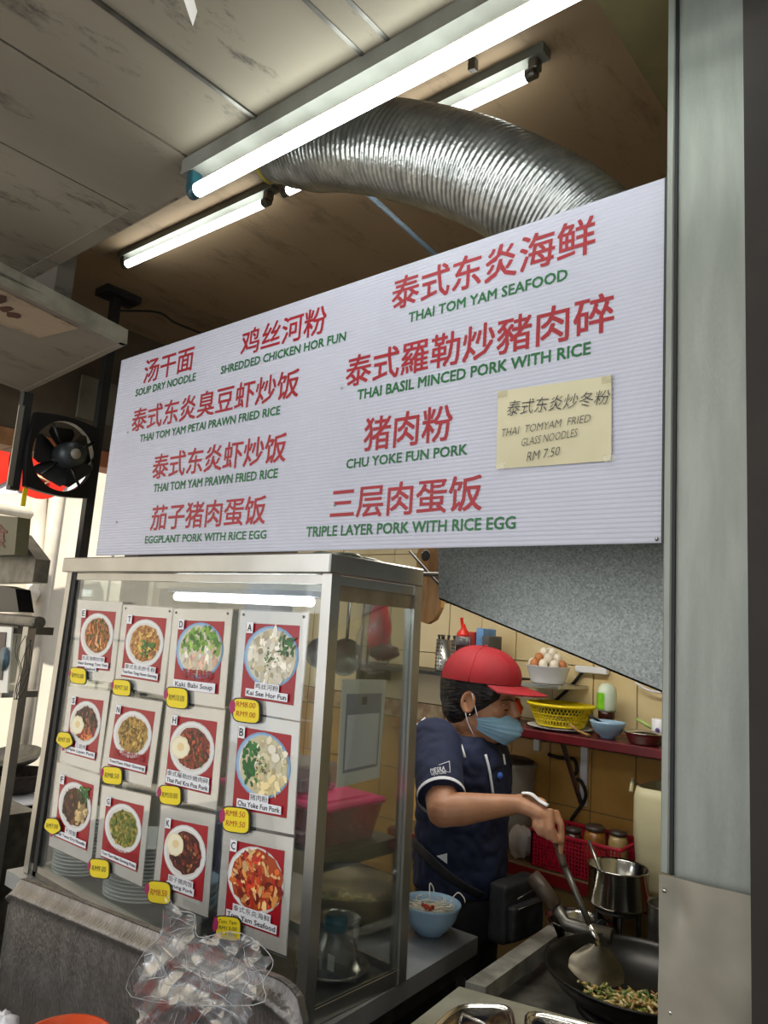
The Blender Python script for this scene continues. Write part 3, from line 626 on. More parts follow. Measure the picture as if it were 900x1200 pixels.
for ci_,(L_,pq,pc_,cn,en,desc,where) in enumerate(CARDS):
    q=[onY(*pq[3],YK),onY(*pq[2],YK),onY(*pq[1],YK),onY(*pq[0],YK)]
    rr=R_(ord(L_))
    t=thing('menu_card',q[0],f'menu card {L_}: {desc}, {where}','menu card','menu cards on the display case'); 
    MB().slab(rect(q,0,0,1,1,.0),(0,-.002,0)).build('card',cardw,t)
    MB().slab(rect(q,-.02,-.015,1.02,1.015,.0022),(0,-.0004,0)).build('laminate',thin('laminate_film',(252,252,252),.02,.02,(230,235,240)),t)
    o=.0028
    mb=MB(); mb.add(rect(q,.12,.13,.90,.875,o),[(0,1,2,3)]); mb.build('red_panel',redpanel,t)
    food=MB(); P=PAL[L_]
    pu,pv,pr_u,pr_v=.52,.56,.385,.285
    if L_ in 'DABC': pr_u,pr_v=.40,.30
    cols={'white':((206,206,204),(226,226,224)),'blue':((120,158,196),(196,208,214))}[pc_]
    k_=24
    for ring,(f_,cc) in enumerate(((1,cols[0]),(.95,cols[1] if pc_=='white' else (150,182,210)),(.86,(214,212,206)))):
        vs=[bil(q,pu+math.cos(i*2*math.pi/k_)*pr_u*f_,pv+math.sin(i*2*math.pi/k_)*pr_v*f_)+V((0,-o-.0003*(ring+1),0)) for i in range(k_)]
        food.add(vs,[list(range(k_))],0,False,lin(cc))
    fr=.76 if pc_=='white' else .88
    if L_=='C': fr=.92
    fu,fv=pr_u*fr,pr_v*fr
    blob(food,q,pu+.02,pv,fu,fv,o+.0013,lin(P['base']),28,rr,.05)
    def inside(s=1):
        while 1:
            a,b=rr.uniform(-1,1),rr.uniform(-1,1)
            if a*a+b*b<s: return a,b
    lay=o+.0015; N_=220 if L_ in 'NGET' else 150
    for k in range(N_):
        a,b=inside(.93); pal=P['pal']
        if 'low' in P and b<-(1-2*P['split'])+rr.uniform(-.15,.15)-.1: pal=P['low']
        if 'left' in P and a<-.35+rr.uniform(-.1,.1) : pal=[P['left'],tuple(int(x*1.3) for x in P['left'])]
        if 'right' in P and a>.2 and b<.2: pal=[P['right'],tuple(int(x*.85) for x in P['right']),(224,196,140)]
        c=rr.choice(pal); sz=rr.uniform(.012,.03) if L_ in 'NGETHK' else rr.uniform(.02,.05)
        blob(food,q,pu+.02+a*fu*.97,pv+b*fv*.97,sz*rr.uniform(.6,1.6),sz*.75,lay+k*.000004,(lambda g:lin(tuple(int(min(255,x*g)) for x in c)))(rr.uniform(.82,1.15)),6,rr,.3,rr.uniform(0,3.1))
    lay+=.0012
    if 'big' in P:
        for k in range(9 if L_!='C' else 16):
            a,b=inside(.5 if L_!='C' else .8); blob(food,q,pu+a*fu,pv+b*fv+.02,rr.uniform(.04,.07),rr.uniform(.012,.025),lay+k*.00001,lin(rr.choice(P['big'])),9,rr,.3,rr.uniform(0,3))
    if 'green' in P:
        gu,gv=P['gc']
        for k in range(26): blob(food,q,gu+rr.uniform(-.10,.12),gv+rr.uniform(-.08,.08),rr.uniform(.02,.05),rr.uniform(.008,.02),lay+k*.00001,lin(tuple(int(x*rr.uniform(.7,1.4)) for x in P['green'])),7,rr,.3,rr.uniform(0,3))
    if 'mid' in P:
        for k in range(26): blob(food,q,.52+rr.gauss(0,.05),.54+rr.gauss(0,.045),.012,.009,lay+.0004+k*.00001,lin(tuple(int(x*rr.uniform(.7,1.5)) for x in P['mid'])),6,rr,.3)
    if 'balls' in P:
        for a,b in ((.66,.72),(.72,.65)): blob(food,q,a,b,.06,.042,lay+.0008,lin((228,222,204)),16,rr,.03)
    if 'egg' in P:
        a,b=P['egg']; blob(food,q,a,b,.165,.12,lay+.0002,lin((226,214,172)),22,rr,.08); blob(food,q,a,b,.145,.105,lay+.0004,lin((238,230,200)),20,rr,.06); blob(food,q,a+.01,b+.01,.06,.045,lay+.0006,lin((230,204,150)),14,rr,.08)
    food.build('food_picture',PRINT,t)
    o2=lay+.0012
    MB().add(rect(q,.145,.775,.245,.885,o2),[(0,1,2,3)]).build('letter_label',white,t); mb=MB()
    if L_ in 'D': mb.add(rect(q,.14,.135,.86,.235,o2),[(0,1,2,3)])
    else:
        w_={'C':.72,'A':.62,'B':.64,'K':.50}.get(L_,.74); v0=.155
        mb.add(rect(q,.52-w_/2,v0,.52+w_/2,v0+.075,o2),[(0,1,2,3)])
        if L_=='E': MB().add(rect(q,.34,.105,.62,v0,o2),[(0,1,2,3)]).build('caption_label',white,t)
        if cn: MB().add(rect(q,.52-len(cn)*.045,v0+.075,.52+len(cn)*.045,v0+.145,o2),[(0,1,2,3)]).build('caption_label',white,t)
    mb.build('caption_label',white,t)
    o3=o2+.0005
    def cap(nm,tx_,r4,bd):
        m_=MB(); text(m_,tx_,rect(q,*r4,o3),(0,0,0),0,bd); m_.build(nm,blackink,t)
    cap('card_letter',L_,(.165,.795,.225,.865),.02)
    if L_=='D': cap('caption',en,(.18,.15,.82,.215),.01)
    else:
        if L_=='E': cap('caption','Nasi Goreng Tom Yam',(.17,.17,.87,.215),.02); cap('caption','Seafood',(.37,.118,.59,.15),.02)
        else: cap('caption',en,(.54-w_/2,.17,.50+w_/2,.215),.02)
        if cn: cap('chinese_caption',cn,(.53-len(cn)*.045,.238,.51+len(cn)*.045,.292),0)
    if L_ in OV:
        s=OV[L_][0]; mb=MB(); w_={'D':.5,'N':.62,'G':.66}[L_]
        text(mb,s,rect(q,.53-w_/2,.255,.53+w_/2,.36 if L_!='G' else .32,o3),(0,0,0),0,.02 if L_!='G' else 0); mb.build('red_lettering',redink,t)
    for u,v in ((.06,.96),(.94,.96)) if L_ in 'TDA' else ():
        p=bil(q,u,v)+V((0,-.003,0)); MB().lathe(p,[(0,-.001),(.003,-.0008),(.0035,0)],8,0,(0,1,0)).build('corner_pin',steel_d,t)
tagy=mat('yellow_card',(238,214,24),(228,202,16),.5); tagp=mat('magenta_card',(168,24,96),(150,18,84),.5)
TAGS=[('E',92,792,9,10,['RM10.00']),('T',143,806,10,10,['RM7.50']),('D',208,818,12,13,['RM10.00']),('A',289,833,15,15,['RM8.00','RM9.00']),('S',76,867,9,10,['RM7.50']),
('N',132,909,11,11,['RM8.50']),('H',200,932,12,12,['RM10.00']),('B',277,961,15,16,['RM8.50','RM9.50']),('F',62,968,9,10,['RM7.00']),('G',117,1018,11,12,['RM9.00']),('K',187,1046,13,14,['RM8.50']),('C',268,1088,14,15,['Tom Yam','RM13.00','(2-3 Pax)'])]
for k_,(L_,px,py,hw,hh,tx) in enumerate(TAGS):
    Y_=YK-.010; q=[onY(px-hw,py+hh*.75,Y_),onY(px+hw,py+hh,Y_),onY(px+hw,py-hh*.8,Y_),onY(px-hw,py-hh,Y_)]
    t=thing('price_tag',q[0],f'small yellow handwritten price tag with a magenta edge, stuck by card {L_}','price tag','price tags on the menu cards')
    rnd=L_ in 'SF'
    def outline(g,off):
        out=[]
        for i in range(28):
            a=2*math.pi*i/28; c_,s_=math.cos(a),math.sin(a); e=(abs(c_)**5+abs(s_)**5)**(1/5) if not rnd else 1+.06*math.sin(a*5)
            out.append(bil(q,.5+.5*g*c_/e,.5+.5*g*s_/e)+V((0,-off,0)))
        return out
    MB().prism(outline(1.10,0),(0,-.0012,0)).build('backing',blackink,t); MB().prism(outline(1,.0012),(0,-.0008,0)).build('face',tagy,t)
    c=bil(q,-.02,.62) if not rnd else bil(q,.45,-.12); mb=MB(); rr=R_(k_)
    rx,rz_=(.0085,.013) if not rnd else (.012,.006); rx*=hw/13;rz_*=hw/13
    mb.prism([c+V((math.cos(i*.5236)*rx*rr.uniform(.8,1.2),-.0022,math.sin(i*.5236)*rz_*rr.uniform(.85,1.15))) for i in range(12)],(0,-.0008,0)); mb.build('magenta_shape',tagp,t)
    mb=MB(); n_=len(tx)
    for i,s in enumerate(tx):
        hgt=.30 if n_==1 else (.24 if n_==2 else .18); v1=.5+hgt/2 if n_==1 else .88-i*(.84/n_)
        text(mb,s,rect(q,.12,v1-hgt,.88,v1,.0026),(0,0,0),0,-.005,.2)
    mb.build('handwriting',blackink if L_ not in 'ABK' else mat('red_marker',(170,30,30),None,.6),t)
# payment card inside the side pane
Xq=XC1-.016
q=[onX(399,925,Xq+.02),onX(449,912,Xq+.02),onX(455,797,Xq+.01),onX(404,796,Xq+.01)]
for p in q: p.x=Xq-.004+spl*(ZT-p.z)/(ZT-ZB)
t=thing('payment_card',q[0],'white framed payment card behind the side glass of the display case','card')
def rx(u0,v0,u1,v1,o): return [bil(q,u,v)+V((o,0,0)) for u,v in ((u0,v0),(u1,v0),(u1,v1),(u0,v1))]
MB().slab(rx(0,0,1,1,0),(.002,0,0)).build('card',cardw,t)
MB().add(rx(.1,.12,.92,.86,.0025),[(0,1,2,3)]).build('grey_panel',mat('lilac_grey_print',(150,152,172),None,.5),t)
MB().add(rx(.14,.15,.88,.66,.0029),[(0,1,2,3)]).build('white_panel',white,t)
MB().add(rx(.45,.75,.57,.83,.003),[(0,1,2,3)]).build('blue_emblem',mat('navy_print',(24,34,84),None,.5),t)
# ================================================================ STACKED CROCKERY IN CASE
def plate(name,c,r,h=.016,m=None,group=None,label=None,cat='plate'):
    return MB().lathe(c,[(r*.52,0),(r*.58,.001),(r*.94,h*.8),(r,h),(r*.995,h*1.15),(r*.90,h*.95),(r*.55,h*.35),(0,h*.3)],36).build(name,m or plate_m,None,label,cat,group,loc=c)
z_=ZB+.013
for (px,Yp,r_,n_,wh,lab) in ((93,1.225,.080,17,1015,'white plate in the smaller left-hand stack of plates in the display case'),(166,1.27,.110,15,1075,'white plate in the larger stack of plates behind the petai rice card')):
    b0=onY(px,wh,Yp); grp='stacked plates, '+lab.split('in the ')[1].split(' stack')[0]
    b0.x=max(b0.x,XC0+.046+r_); p0=plate('plate',(b0.x,Yp,z_),r_,.016,None,grp,lab)
    for k in range(1,n_):
        c=p0.copy(); COL.objects.link(c); c.location=(b0.x+random.uniform(-.0015,.0015),Yp+random.uniform(-.0015,.0015),z_+k*.0094)
b0=onY(225,1075,1.26)
for k in range(4):
    MB().lathe((b0.x,1.25,z_+k*.017),[(.03,0),(.035,.003),(.062,.04),(.068,.055),(.066,.055),(.058,.038),(.03,.006),(0,.005)],30).build('soup_bowl',bluebowl,None,'pale blue bowl in the stack beside the larger plates','bowl','stacked blue bowls')
# more stuff visible between cards: dark blue tub and clear tub
p=onY(258,905,1.36); MB().bbox((p.x-.06,1.34,z_),(p.x+.05,1.42,z_+.22),.006).build('blue_tub',mat('navy_plastic',(40,56,120),None,.4),None,'narrow navy plastic tub standing inside the case behind the cards','tub')
# pink box
pb=thing('food_box',(-1.24,1.31,zs),'clear food box with a bright pink lid on the case shelf','box')
bx0,bx1,by0,by1=-1.47,XC1-.035,1.19,1.385; bz=zs+.002; bh=.075
MB().hexa([(bx0+.015,by0+.012,bz),(bx1-.015,by0+.012,bz),(bx1-.015,by1-.012,bz),(bx0+.015,by1-.012,bz),(bx0,by0,bz+bh),(bx1,by0,bz+bh),(bx1,by1,bz+bh),(bx0,by1,bz+bh)]).build('tub',pinkcl,pb)
MB().bbox((bx0-.008,by0-.008,bz+bh),(bx1+.008,by1+.008,bz+bh+.014),.005).bbox((bx0+.02,by0+.02,bz+bh+.012),(bx1-.02,by1-.02,bz+bh+.018),.003).build('lid',pinkpl,pb)
mb=MB(); rr=R_(2)
for k in range(26): mb.ball((rr.uniform(bx0+.03,bx1-.03),rr.uniform(by0+.03,by1-.03),bz+.018+rr.uniform(0,.03)),rr.uniform(.012,.02),6)
mb.build('contents',mat('pink_meat',(190,90,90),(150,60,60),.5,scale=30),pb,kind='stuff')
fb=thing('small_tub',(-1.30,1.27,bz+bh+.019),'small clear tub of dark red food on the pink lid','tub'); zz=bz+bh+.0195
MB().bbox((-1.38,1.21,zz),(-1.22,1.33,zz+.06),.006).build('tub',clearpl,fb); MB().bbox((-1.37,1.22,zz+.002),(-1.23,1.32,zz+.03),.004).build('filling',mat('dark_red_food',(90,26,24),(60,18,16),.6,scale=40),fb)
# tray, tumbler, jar
zf=ZB+.013
c=onZ(418,1140,zf+.02); c=V((-1.20,1.335,zf))
MB().lathe(c,[(.066,0),(.077,.004),(.084,.016),(.081,.016),(.075,.006),(0,.005)],36).build('round_tray',steel_s,None,'round steel tray at the bottom of the case near the side glass','tray')
tc2=c+V((-.017,.032,.0066))
MB().lathe(tc2,[(.040,0),(.046,.004),(.05,.09),(.0515,.092),(.049,.09),(.043,.006),(0,.005)],32).build('steel_cup',steel_s,None,'wide shiny steel cup on the round tray in the case','cup')
j=thing('jar',c+V((.037,-.038,.0066)),'clear jar with a teal screw lid on the round tray in the case','jar'); jc=V(j.location)
MB().lathe(jc,[(.026,0),(.030,.004),(.030,.075),(.022,.092),(.022,.1)],24).build('glass_body',thin('jar_plastic',(225,230,230),.06,.1),j)
MB().lathe(jc,[(.025,.098),(.026,.1),(.026,.124),(.024,.127),(0,.127)],24).build('lid',mat('teal_plastic',(24,104,122),None,.4),j)
MB().box(jc+V((.012,-.031,.03)),jc+V((.03,-.029,.06))).build('paper_label',cardw,j)
# things hanging behind the case: bag of red food, ladles, skimmer
def crumple(mb,c,rx_,ry_,rz_,n=36,amp=.2,fr=3.,seed=0,mi=0,top=None):
    c=V(c); vs=[];fs=[];m=n//2
    for i in range(m+1):
        ph=math.pi*i/m
        for k in range(n):
            t=2*math.pi*k/n; d=V((math.sin(ph)*math.cos(t),math.sin(ph)*math.sin(t),math.cos(ph)))
            f_=1+amp*noise.noise(d*fr+V((seed,0,0)))+amp*.5*abs(noise.noise(d*fr*2.7+V((seed,9,0))))+amp*.35*noise.noise(d*fr*6+V((0,seed,3)))
            s_=1.0
            if top: s_=top(i/m)
            vs.append(c+V((d.x*rx_*f_*s_,d.y*ry_*f_*s_,d.z*rz_*f_)))
    for i in range(m):
        for k in range(n): fs.append((i*n+k,(i+1)*n+k,(i+1)*n+(k+1)%n,i*n+(k+1)%n))
    mb.add(vs,fs,mi,True); return mb
p=onY(440,735,1.60)
hb=thing('hanging_bag',p,'clear bag of red food hanging behind the side glass of the display case','bag')
crumple(MB(),p+V((0,0,-.01)),.062,.035,.115,30,.25,3,5,top=lambda s:.35+.75*min(1,s*1.3)).build('bag',bagpl,hb)
crumple(MB(),onY(445,735,1.60)+V((.0,0,.0)),.046,.024,.085,24,.2,4,2,top=lambda s:.5+.6*s).build('red_food',mat('red_sauce_food',(214,56,74),(170,30,50),.4,scale=30),hb)
crumple(MB(),onY(450,764,1.60),.05,.026,.022,20,.3,4,2).build('dark_food',mat('dark_food',(50,46,46),(90,40,40),.5,scale=40),hb)
MB().tube([p+V((0,0,.09)),p+V((0,.03,.16))],.004,6).build('tie',white,hb)
def hang_ladle(px,py,Y,L_,r_,label,up=.02):
    p=onY(px,py,Y); t=thing('ladle',p,label,'ladle')
    MB().lathe(p,[(0,-r_*.55),(r_*.5,-r_*.45),(r_*.85,-r_*.15),(r_,.1*r_),(r_*.96,.1*r_),(r_*.8,-r_*.1),(0,-r_*.45)],24,0,(.3,-.95,.1)).build('bowl',steel_d,t)
    MB().tube([p+V((0,0,r_*.8)),p+V((-.01,.01,L_))],.005,8).build('handle',steel_d,t); 
    MB().tube([p+V((-.01,.01,L_)),p+V((-.01,.03,L_+.015)),p+V((-.01,.05,L_))],.003,6).build('hook',steel_d,t)
hang_ladle(405,770,1.62,.16,.055,'steel ladle hanging behind the corner post of the case')
hang_ladle(374,765,1.64,.18,.045,'smaller steel ladle hanging behind the glass left of the corner post')
for px,Y in ((428,1.62),(436,1.64)):
    a=onY(px,705,Y); a.z=H+.135; b=onY(px-8,800,Y); mb=MB().tube([a,b],.004,6).build('hanging_spoon',steel_d,None,['long spoon handle hanging left of the bag of red food','thin tong arm hanging below the bag of red food'][px>430],'utensil')
RZ=onY(430,700,1.62).z+.07
MB().tube([V((-1.75,1.64,RZ)),V((-1.16,1.64,RZ))],.006,8).build('hanging_rail',steel_d,None,'thin steel rail behind the case that ladles hang from','rail')
cb=thing('round_chopping_block',V((-1.34,1.60,0)),'thick round worn chopping block seen through the side glass','chopping block')
c=onX(424,1046,-1.32); c=onY(424,1048,1.62); 
MB().lathe((c.x-.015,1.61,c.z-.035),[(.115,0),(.122,.006),(.122,.062),(.114,.070),(0,.070)],40).build('block',mat('old_block_wood',(134,120,84),(92,82,60),.7,scale=10,bump=.3),cb)
MB().lathe((c.x,1.62,ZB),[(.085,0),(.095,.01),(.1,c.z-.037-ZB),(0,c.z-.037-ZB)],28).build('block_stand',blackpl,cb)
# ================================================================ BENCH
bn=thing('steel_bench',(-1.7,1.5,0),'stainless steel bench under the display case with the blue bowl on it','bench')
BX=-1.082
A_=onZ(565,1095,ZB-.0015);B_=onZ(527,1087,ZB-.0015);C_=V((-1.062,1.12,ZB-.0015)); YBk=A_.y-.055
q=[V((-2.30,1.10,ZB-.002)),V((BX+.03,1.10,ZB-.002)),V((A_.x,A_.y-.02,ZB-.002)),V((-2.30,YBk-.02,ZB-.002))]
MB().hexa([p-V((0,0,.042)) for p in q]+q).build('top',mat('wet_steel',(176,178,180),(140,142,144),.3,.6,6,bump=.03),bn)
q2=[V((-2.28,1.13,0)),V((BX+.0,1.13,0)),V((A_.x-.03,A_.y-.03,0)),V((-2.28,YBk-.03,0))]
MB().hexa([p+V((0,0,ZB-.10)) for p in q2]+[p+V((0,0,ZB-.044)) for p in q2]).build('apron',steel_d,bn)
for p in q2: MB().hexa([p+V((a,b,0)) for a,b in ((-.015,-.015),(.015,-.015),(.015,.015),(-.015,.015))]+[p+V((a,b,ZB-.1)) for a,b in ((-.015,-.015),(.015,-.015),(.015,.015),(-.015,.015))]).build('leg',steel_d,bn)
MB().hexa([V((-2.27,1.14,.15)),V((BX-.02,1.14,.15)),V((A_.x-.05,A_.y-.05,.15)),V((-2.27,YBk-.05,.15)),V((-2.27,1.14,ZB-.1)),V((BX-.02,1.14,ZB-.1)),V((A_.x-.05,A_.y-.05,ZB-.1)),V((-2.27,YBk-.05,ZB-.1))]).build('cabinet',mat('dark_cabinet',(40,42,44),None,.5,.4),bn)
# blue bowl with noodles
c=onZ(503,1093,ZB); bb=thing('noodle_bowl',c,'large pale blue bowl of white noodles on the bench corner','bowl')
R0=.078
MB().lathe(c,[(.035,0),(.038,.006),(.05,.014),(.068,.04),(.076,.066),(.080,.074),(.078,.076),(.072,.066),(.05,.022),(0,.014)],44).build('bowl',bluebowl,bb)
MB().lathe(c,[(0,.058),(.03,.060),(.066,.054)],24).build('broth',mat('pale_noodles',(214,206,190),(190,178,156),.5,scale=50,bump=.6),bb)
mb=MB(); rr=R_(8)
for k in range(46):
    a=rr.uniform(0,6.28); r0=rr.uniform(0,.05); P=[c+V((math.cos(a)*r0,math.sin(a)*r0,.060))]
    for i in range(4): a+=rr.uniform(-1.,1.); P.append(P[-1]+V((math.cos(a)*.014,math.sin(a)*.014,rr.uniform(-.001,.004)))); 
    P=[V((c.x+(p.x-c.x)*min(1,.062/max(.001,(p-c).to_2d().length)),c.y+(p.y-c.y)*min(1,.062/max(.001,(p-c).to_2d().length)),p.z)) for p in P]
    mb.tube(P,.0016,5)
for s in (-1,1):   # noodles looping over the rim
    d=V((s*.5,.6,0)).normalized(); mb.tube(catmull([c+d*.045+V((0,0,.066)),c+d*.07+V((0,0,.098)),c+d*.078+V((.012,0,.09)),c+d*.079+V((.016,0,.078))],4),.0015,5)
mb.build('noodles',mat('glassy_noodle',(232,226,212),(214,206,188),.3),bb,kind='stuff')
mb=MB(); 
for k in range(14): mb.ball(c+V((rr.uniform(-.014,.016),rr.uniform(-.03,-.008),.066+rr.uniform(0,.005))),rr.uniform(.003,.006),6)
mb.build('chilli_topping',mat('chilli',(190,60,24),(150,36,16),.4),bb)
# ================================================================ GREY PANEL + BAG, BOTTOM LEFT
gp=thing('grey_guard_panel',onY(180,1150,.85),'textured grey metal guard panel with rounded corners in the lower left foreground','panel')
px_=[(14,1036),(18,1030),(26,1031),(130,1074),(250,1122),(330,1154),(345,1163),(354,1176),(357,1192),(358,1230),(8,1235),(10,1130)]
YG=.85
front=[onY(a,b,YG) for a,b in px_]
def lean(p): return V((p.x,p.y+(p.z-.9)*.18,p.z))
def push(p): # distance below top edge
    return p
mb=MB(); n_=len(front)
# surface with a bent crease parallel to the top edge
e0,e1=onY(18,1030,YG),onY(330,1154,YG); ed=(e1-e0).normalized(); nrm=V((-ed.z,0,ed.x))
if nrm.z>0: nrm=-nrm
NU,NV=60,44; vs=[]; depth=.36
ebx=onY(10,1200,YG)
for i in range(NU+1):
    for k in range(NV+1):
        u=i/NU; s=depth*(k/NV)**1.3; base=e0.lerp(e1,-.015+1.06*u)
        # rounded corners
        drop=0
        if u>.93: drop=.045*(1-math.sqrt(max(0,1-((u-.93)/.07)**2)))
        if u<.03: drop=.012*(1-math.sqrt(max(0,1-((.03-u)/.03)**2)))
        p=base+V((0,0,-1))*(s*(1-drop/depth)+drop)
        y=YG+.0
        y+=-.0125*math.exp(-((s-.028)/.009)**2)*(1 if u<.98 else .2) + (.012*(1-s/.030) if s<.03 else 0)
        vs.append(V((p.x,y,p.z)))
fs=[(i*(NV+1)+k,(i*(NV+1)+k+1),((i+1)*(NV+1)+k+1),((i+1)*(NV+1)+k)) for i in range(NU) for k in range(NV)]
mb.add(vs,fs,0,True); mb.add([v+V((0,.012,0)) for v in vs],[f[::-1] for f in fs],0,True)
bd=[k for k in range(NV+1)]+[i*(NV+1)+NV for i in range(NU+1)]+[NU*(NV+1)+k for k in range(NV,-1,-1)]+[i*(NV+1) for i in range(NU,-1,-1)]
N0=len(vs); b0=0
for a,b in zip(bd,bd[1:]+bd[:1]): mb.f.append([a,b,b+N0,a+N0]); mb.m.append(0); mb.sm.append(False); mb.c.append(None)
mb.build('panel',mat('hammered_grey',(126,122,118),(106,102,98),.27,.7,14,(2,1,1),.35,70),gp)
# stand for the panel
MB().box((e0.x+.1,YG+.03,0),(e0.x+.14,YG+.07,e0.z-.05)).build('stand_leg',steel_d,gp); MB().box((e1.x-.14,YG+.03,0),(e1.x-.10,YG+.07,e1.z-.12)).build('stand_leg',steel_d,gp)
# crumpled clear bag lying over the panel
bgt=thing('plastic_bag',onY(235,1130,.80),'crumpled clear plastic bag draped over the grey panel','bag')
outline_px=[(196,1048),(207,1066),(228,1072),(232,1098),(268,1092),(296,1100),(320,1126),(308,1150),(296,1178),(290,1230),(168,1230),(154,1168),(166,1120),(188,1096),(192,1066)]
NX,NY=110,110; vs=[]; keep=[]
def inpoly(x,y,P):
    c=False; j=len(P)-1
    for i in range(len(P)):
        if ((P[i][1]>y)!=(P[j][1]>y)) and x<(P[j][0]-P[i][0])*(y-P[i][1])/(P[j][1]-P[i][1])+P[i][0]: c=not c
        j=i
    return c
def bagY(x,y,layer):
    h=noise.noise(V((x*.013,y*.013,layer*7+1))); c1,s1=x*.8+y*.6,-x*.6+y*.8; c2,s2=x*.7-y*.7,x*.7+y*.7
    return .785-.03*h+.034*abs(noise.noise(V((c1*.009+layer*3,s1*.026,4))))+.016*abs(noise.noise(V((c2*.012,s2*.04,8+layer))))+layer*.012
for layer in (0,1):
    NX,NY=100,104; vs=[];fs=[];ins=[]
    for j_ in range(NY+1):
        for i_ in range(NX+1):
            x=145+185*i_/NX; y=1040+195*j_/NY
            vs.append(onY(x,y,bagY(x,y,layer))); ins.append(inpoly(x+3*math.sin(y*.3),y+3*math.sin(x*.4),outline_px))
    for j_ in range(NY):
        for i_ in range(NX):
            a=j_*(NX+1)+i_; f=(a,a+1,a+NX+2,a+NX+1)
            if all(ins[k] for k in f): fs.append(f)
    MB().add(vs,fs,0,True).build('film',bagpl,bgt)
mb=MB(); rr=R_(77); creasem=thin('crease_film',(225,228,230),.10,.30,(240,242,244))
for k in range(150):
    x,y=rr.uniform(155,315),rr.uniform(1052,1225); a=rr.choice((.9,1.3,-.5,2.2,.2))+rr.uniform(-.4,.4); P=[]
    for q_ in range(rr.randint(4,11)):
        if not inpoly(x,y,outline_px): break
        P.append(onY(x,y,bagY(x,y,0)-.0012)); a+=rr.uniform(-.35,.35); x+=math.cos(a)*4; y+=math.sin(a)*4
    if len(P)>2: n_=len(P); mb.tube(P,[rr.uniform(.0003,.0011)*(math.sin(math.pi*(i+.4)/n_)+.15) for i in range(n_)],4,0,False)
P=[onY(a,b,bagY(a,b,0)-.001) for a,b in outline_px if b<1200]
mb.tube(catmull(P,4),.0007,4,0,False)
mb.build('creases',creasem,bgt,kind='stuff')
# orange rim and white cloth at the bottom edge
p=onY(78,1214,.70); MB().lathe(p-V((0,0,.14)),[(.05,0),(.066,.12),(.07,.14),(.064,.14),(.05,.005)],30).build('orange_tub',mat('orange_plastic',(224,84,34),(206,70,26),.35),None,'rim of an orange tub at the bottom left edge','tub')
crumple(MB(),onY(2,1212,.70),.035,.03,.03,20,.3,3,1).build('white_cloth',white,None,'corner of a white cloth at the bottom left edge','cloth')
struct_tbl=thing('foreground_table',(-1.4,.66,0),'low dark table under the orange tub at the bottom left','table')
zt_=p.z-.141
MB().box((-1.9,.50,zt_-.02),(-1.0,.80,zt_)).build('tabletop',blackp,struct_tbl)
for x in (-1.86,-1.04):
    for y in (.54,.76): MB().box((x-.02,y-.02,0),(x+.02,y+.02,zt_-.02)).build('leg',blackp,struct_tbl)
# ================================================================ KITCHEN: galvanised skirt, boards, shelves
q=[onY(513,618,1.45),onY(514,702,1.45),onY(777,812,1.45),onY(779,618,1.45)]
gs=thing('galvanised_skirt',q[1],'speckled galvanised sheet with a slanting lower edge hanging below the sign','metal sheet')
MB().prism(q[::-1],(0,.003,0)).build('sheet',galv,gs)
MB().slab([q[1],q[2],q[2]+V((0,.012,0)),q[1]+V((0,.012,0))],(0,0,.004)).build('folded_edge',steel_d,gs)
MB().box((q[0].x,1.455,q[0].z-.02),(-.43,1.47,H+.68)).build('hanger_panel',steel_d,gs)
cbz=onY(505,690,1.72)
cb=thing('cutting_board',cbz,'long rounded wooden cutting board hanging beside the case top','cutting board')
outl=[(488,652),(491,641),(500,634),(512,636),(518,648),(519,690),(516,712),(509,726),(500,731),(492,728),(488,712)]
MB().prism([onY(a,b,1.70) for a,b in outl],(0,.018,0)).build('board',wood,cb)
p=onY(499,651,1.695); MB().lathe(p,[(.012,-.002),(.016,-.002),(.016,0),(.012,0)],18,0,(0,1,0)).build('hole_ring',blackp,cb)
MB().tube([onY(480,646,1.66),onY(512,682,1.66),onY(522,692,1.66)],.004,6).build('hanging_cord',rubber,cb,'black hanging cord')
# black wall shelf with utensil holders
zk=onY(490,785,2.2).z
sh=thing('wall_shelf',(-1.5,2.33,zk),'narrow black shelf on the cream tiles behind the red cap','shelf')
MB().box((-2.1,2.20,zk-.012),(-1.34,YB-.006,zk)).build('board',blackp,sh)
for x in (-2.0,-1.5): MB().box((x,2.24,zk-.07),(x+.012,YB-.006,zk-.012)).build('bracket',blackp,sh)
sh2=thing('steel_wall_shelf',(-1.2,2.33,zk),'thin steel shelf under the bowl of eggs right of the cap','shelf')
xe=onY(654,805,2.22).x; zq=onY(640,803,2.22).z; MB().box((-1.32,2.22,zq-.01),(xe,YB-.006,zq)).build('board',steel,sh2)
def holder(px,label,dx=0):
    p=onY(px,782,2.26); t=thing('utensil_holder',(p.x,2.27,zk),label,'utensil holder')
    c=V((p.x,2.27,zk+.001)); r_=.029; h=.115
    MB().lathe(c,[(r_*.97,0),(r_,.004),(r_,h),(r_*.93,h),(r_*.93,.004),(0,.004)],28).build('cup',steel,t)
    mb=MB()
    for a in (-2.3,-1.95,-1.6,-1.25):
        for k in range(7): mb.lathe(c+V((math.cos(a)*(r_+.0005),math.sin(a)*(r_+.0005),.02+k*.013)),[(.003,0),(.0028,.0004),(0,.0005)],6,0,(math.cos(a),math.sin(a),0))
    mb.build('drain_holes',blackp,t,kind='stuff')
    for k in range(5):
        a=k*1.3; d=V((math.cos(a)*.012,math.sin(a)*.012,0)); MB().tube([c+d+V((0,0,.06)),c+d*1.6+V((0,0,h+.005)),c+d*1.7+V((0,0,h+.016))],[.003,.004,.006],8).build('utensil',blackpl,t)
holder(517,'perforated steel utensil holder with black handles, left one on the black shelf')
holder(535,'perforated steel utensil holder right of its twin, partly behind the sauce bottle')
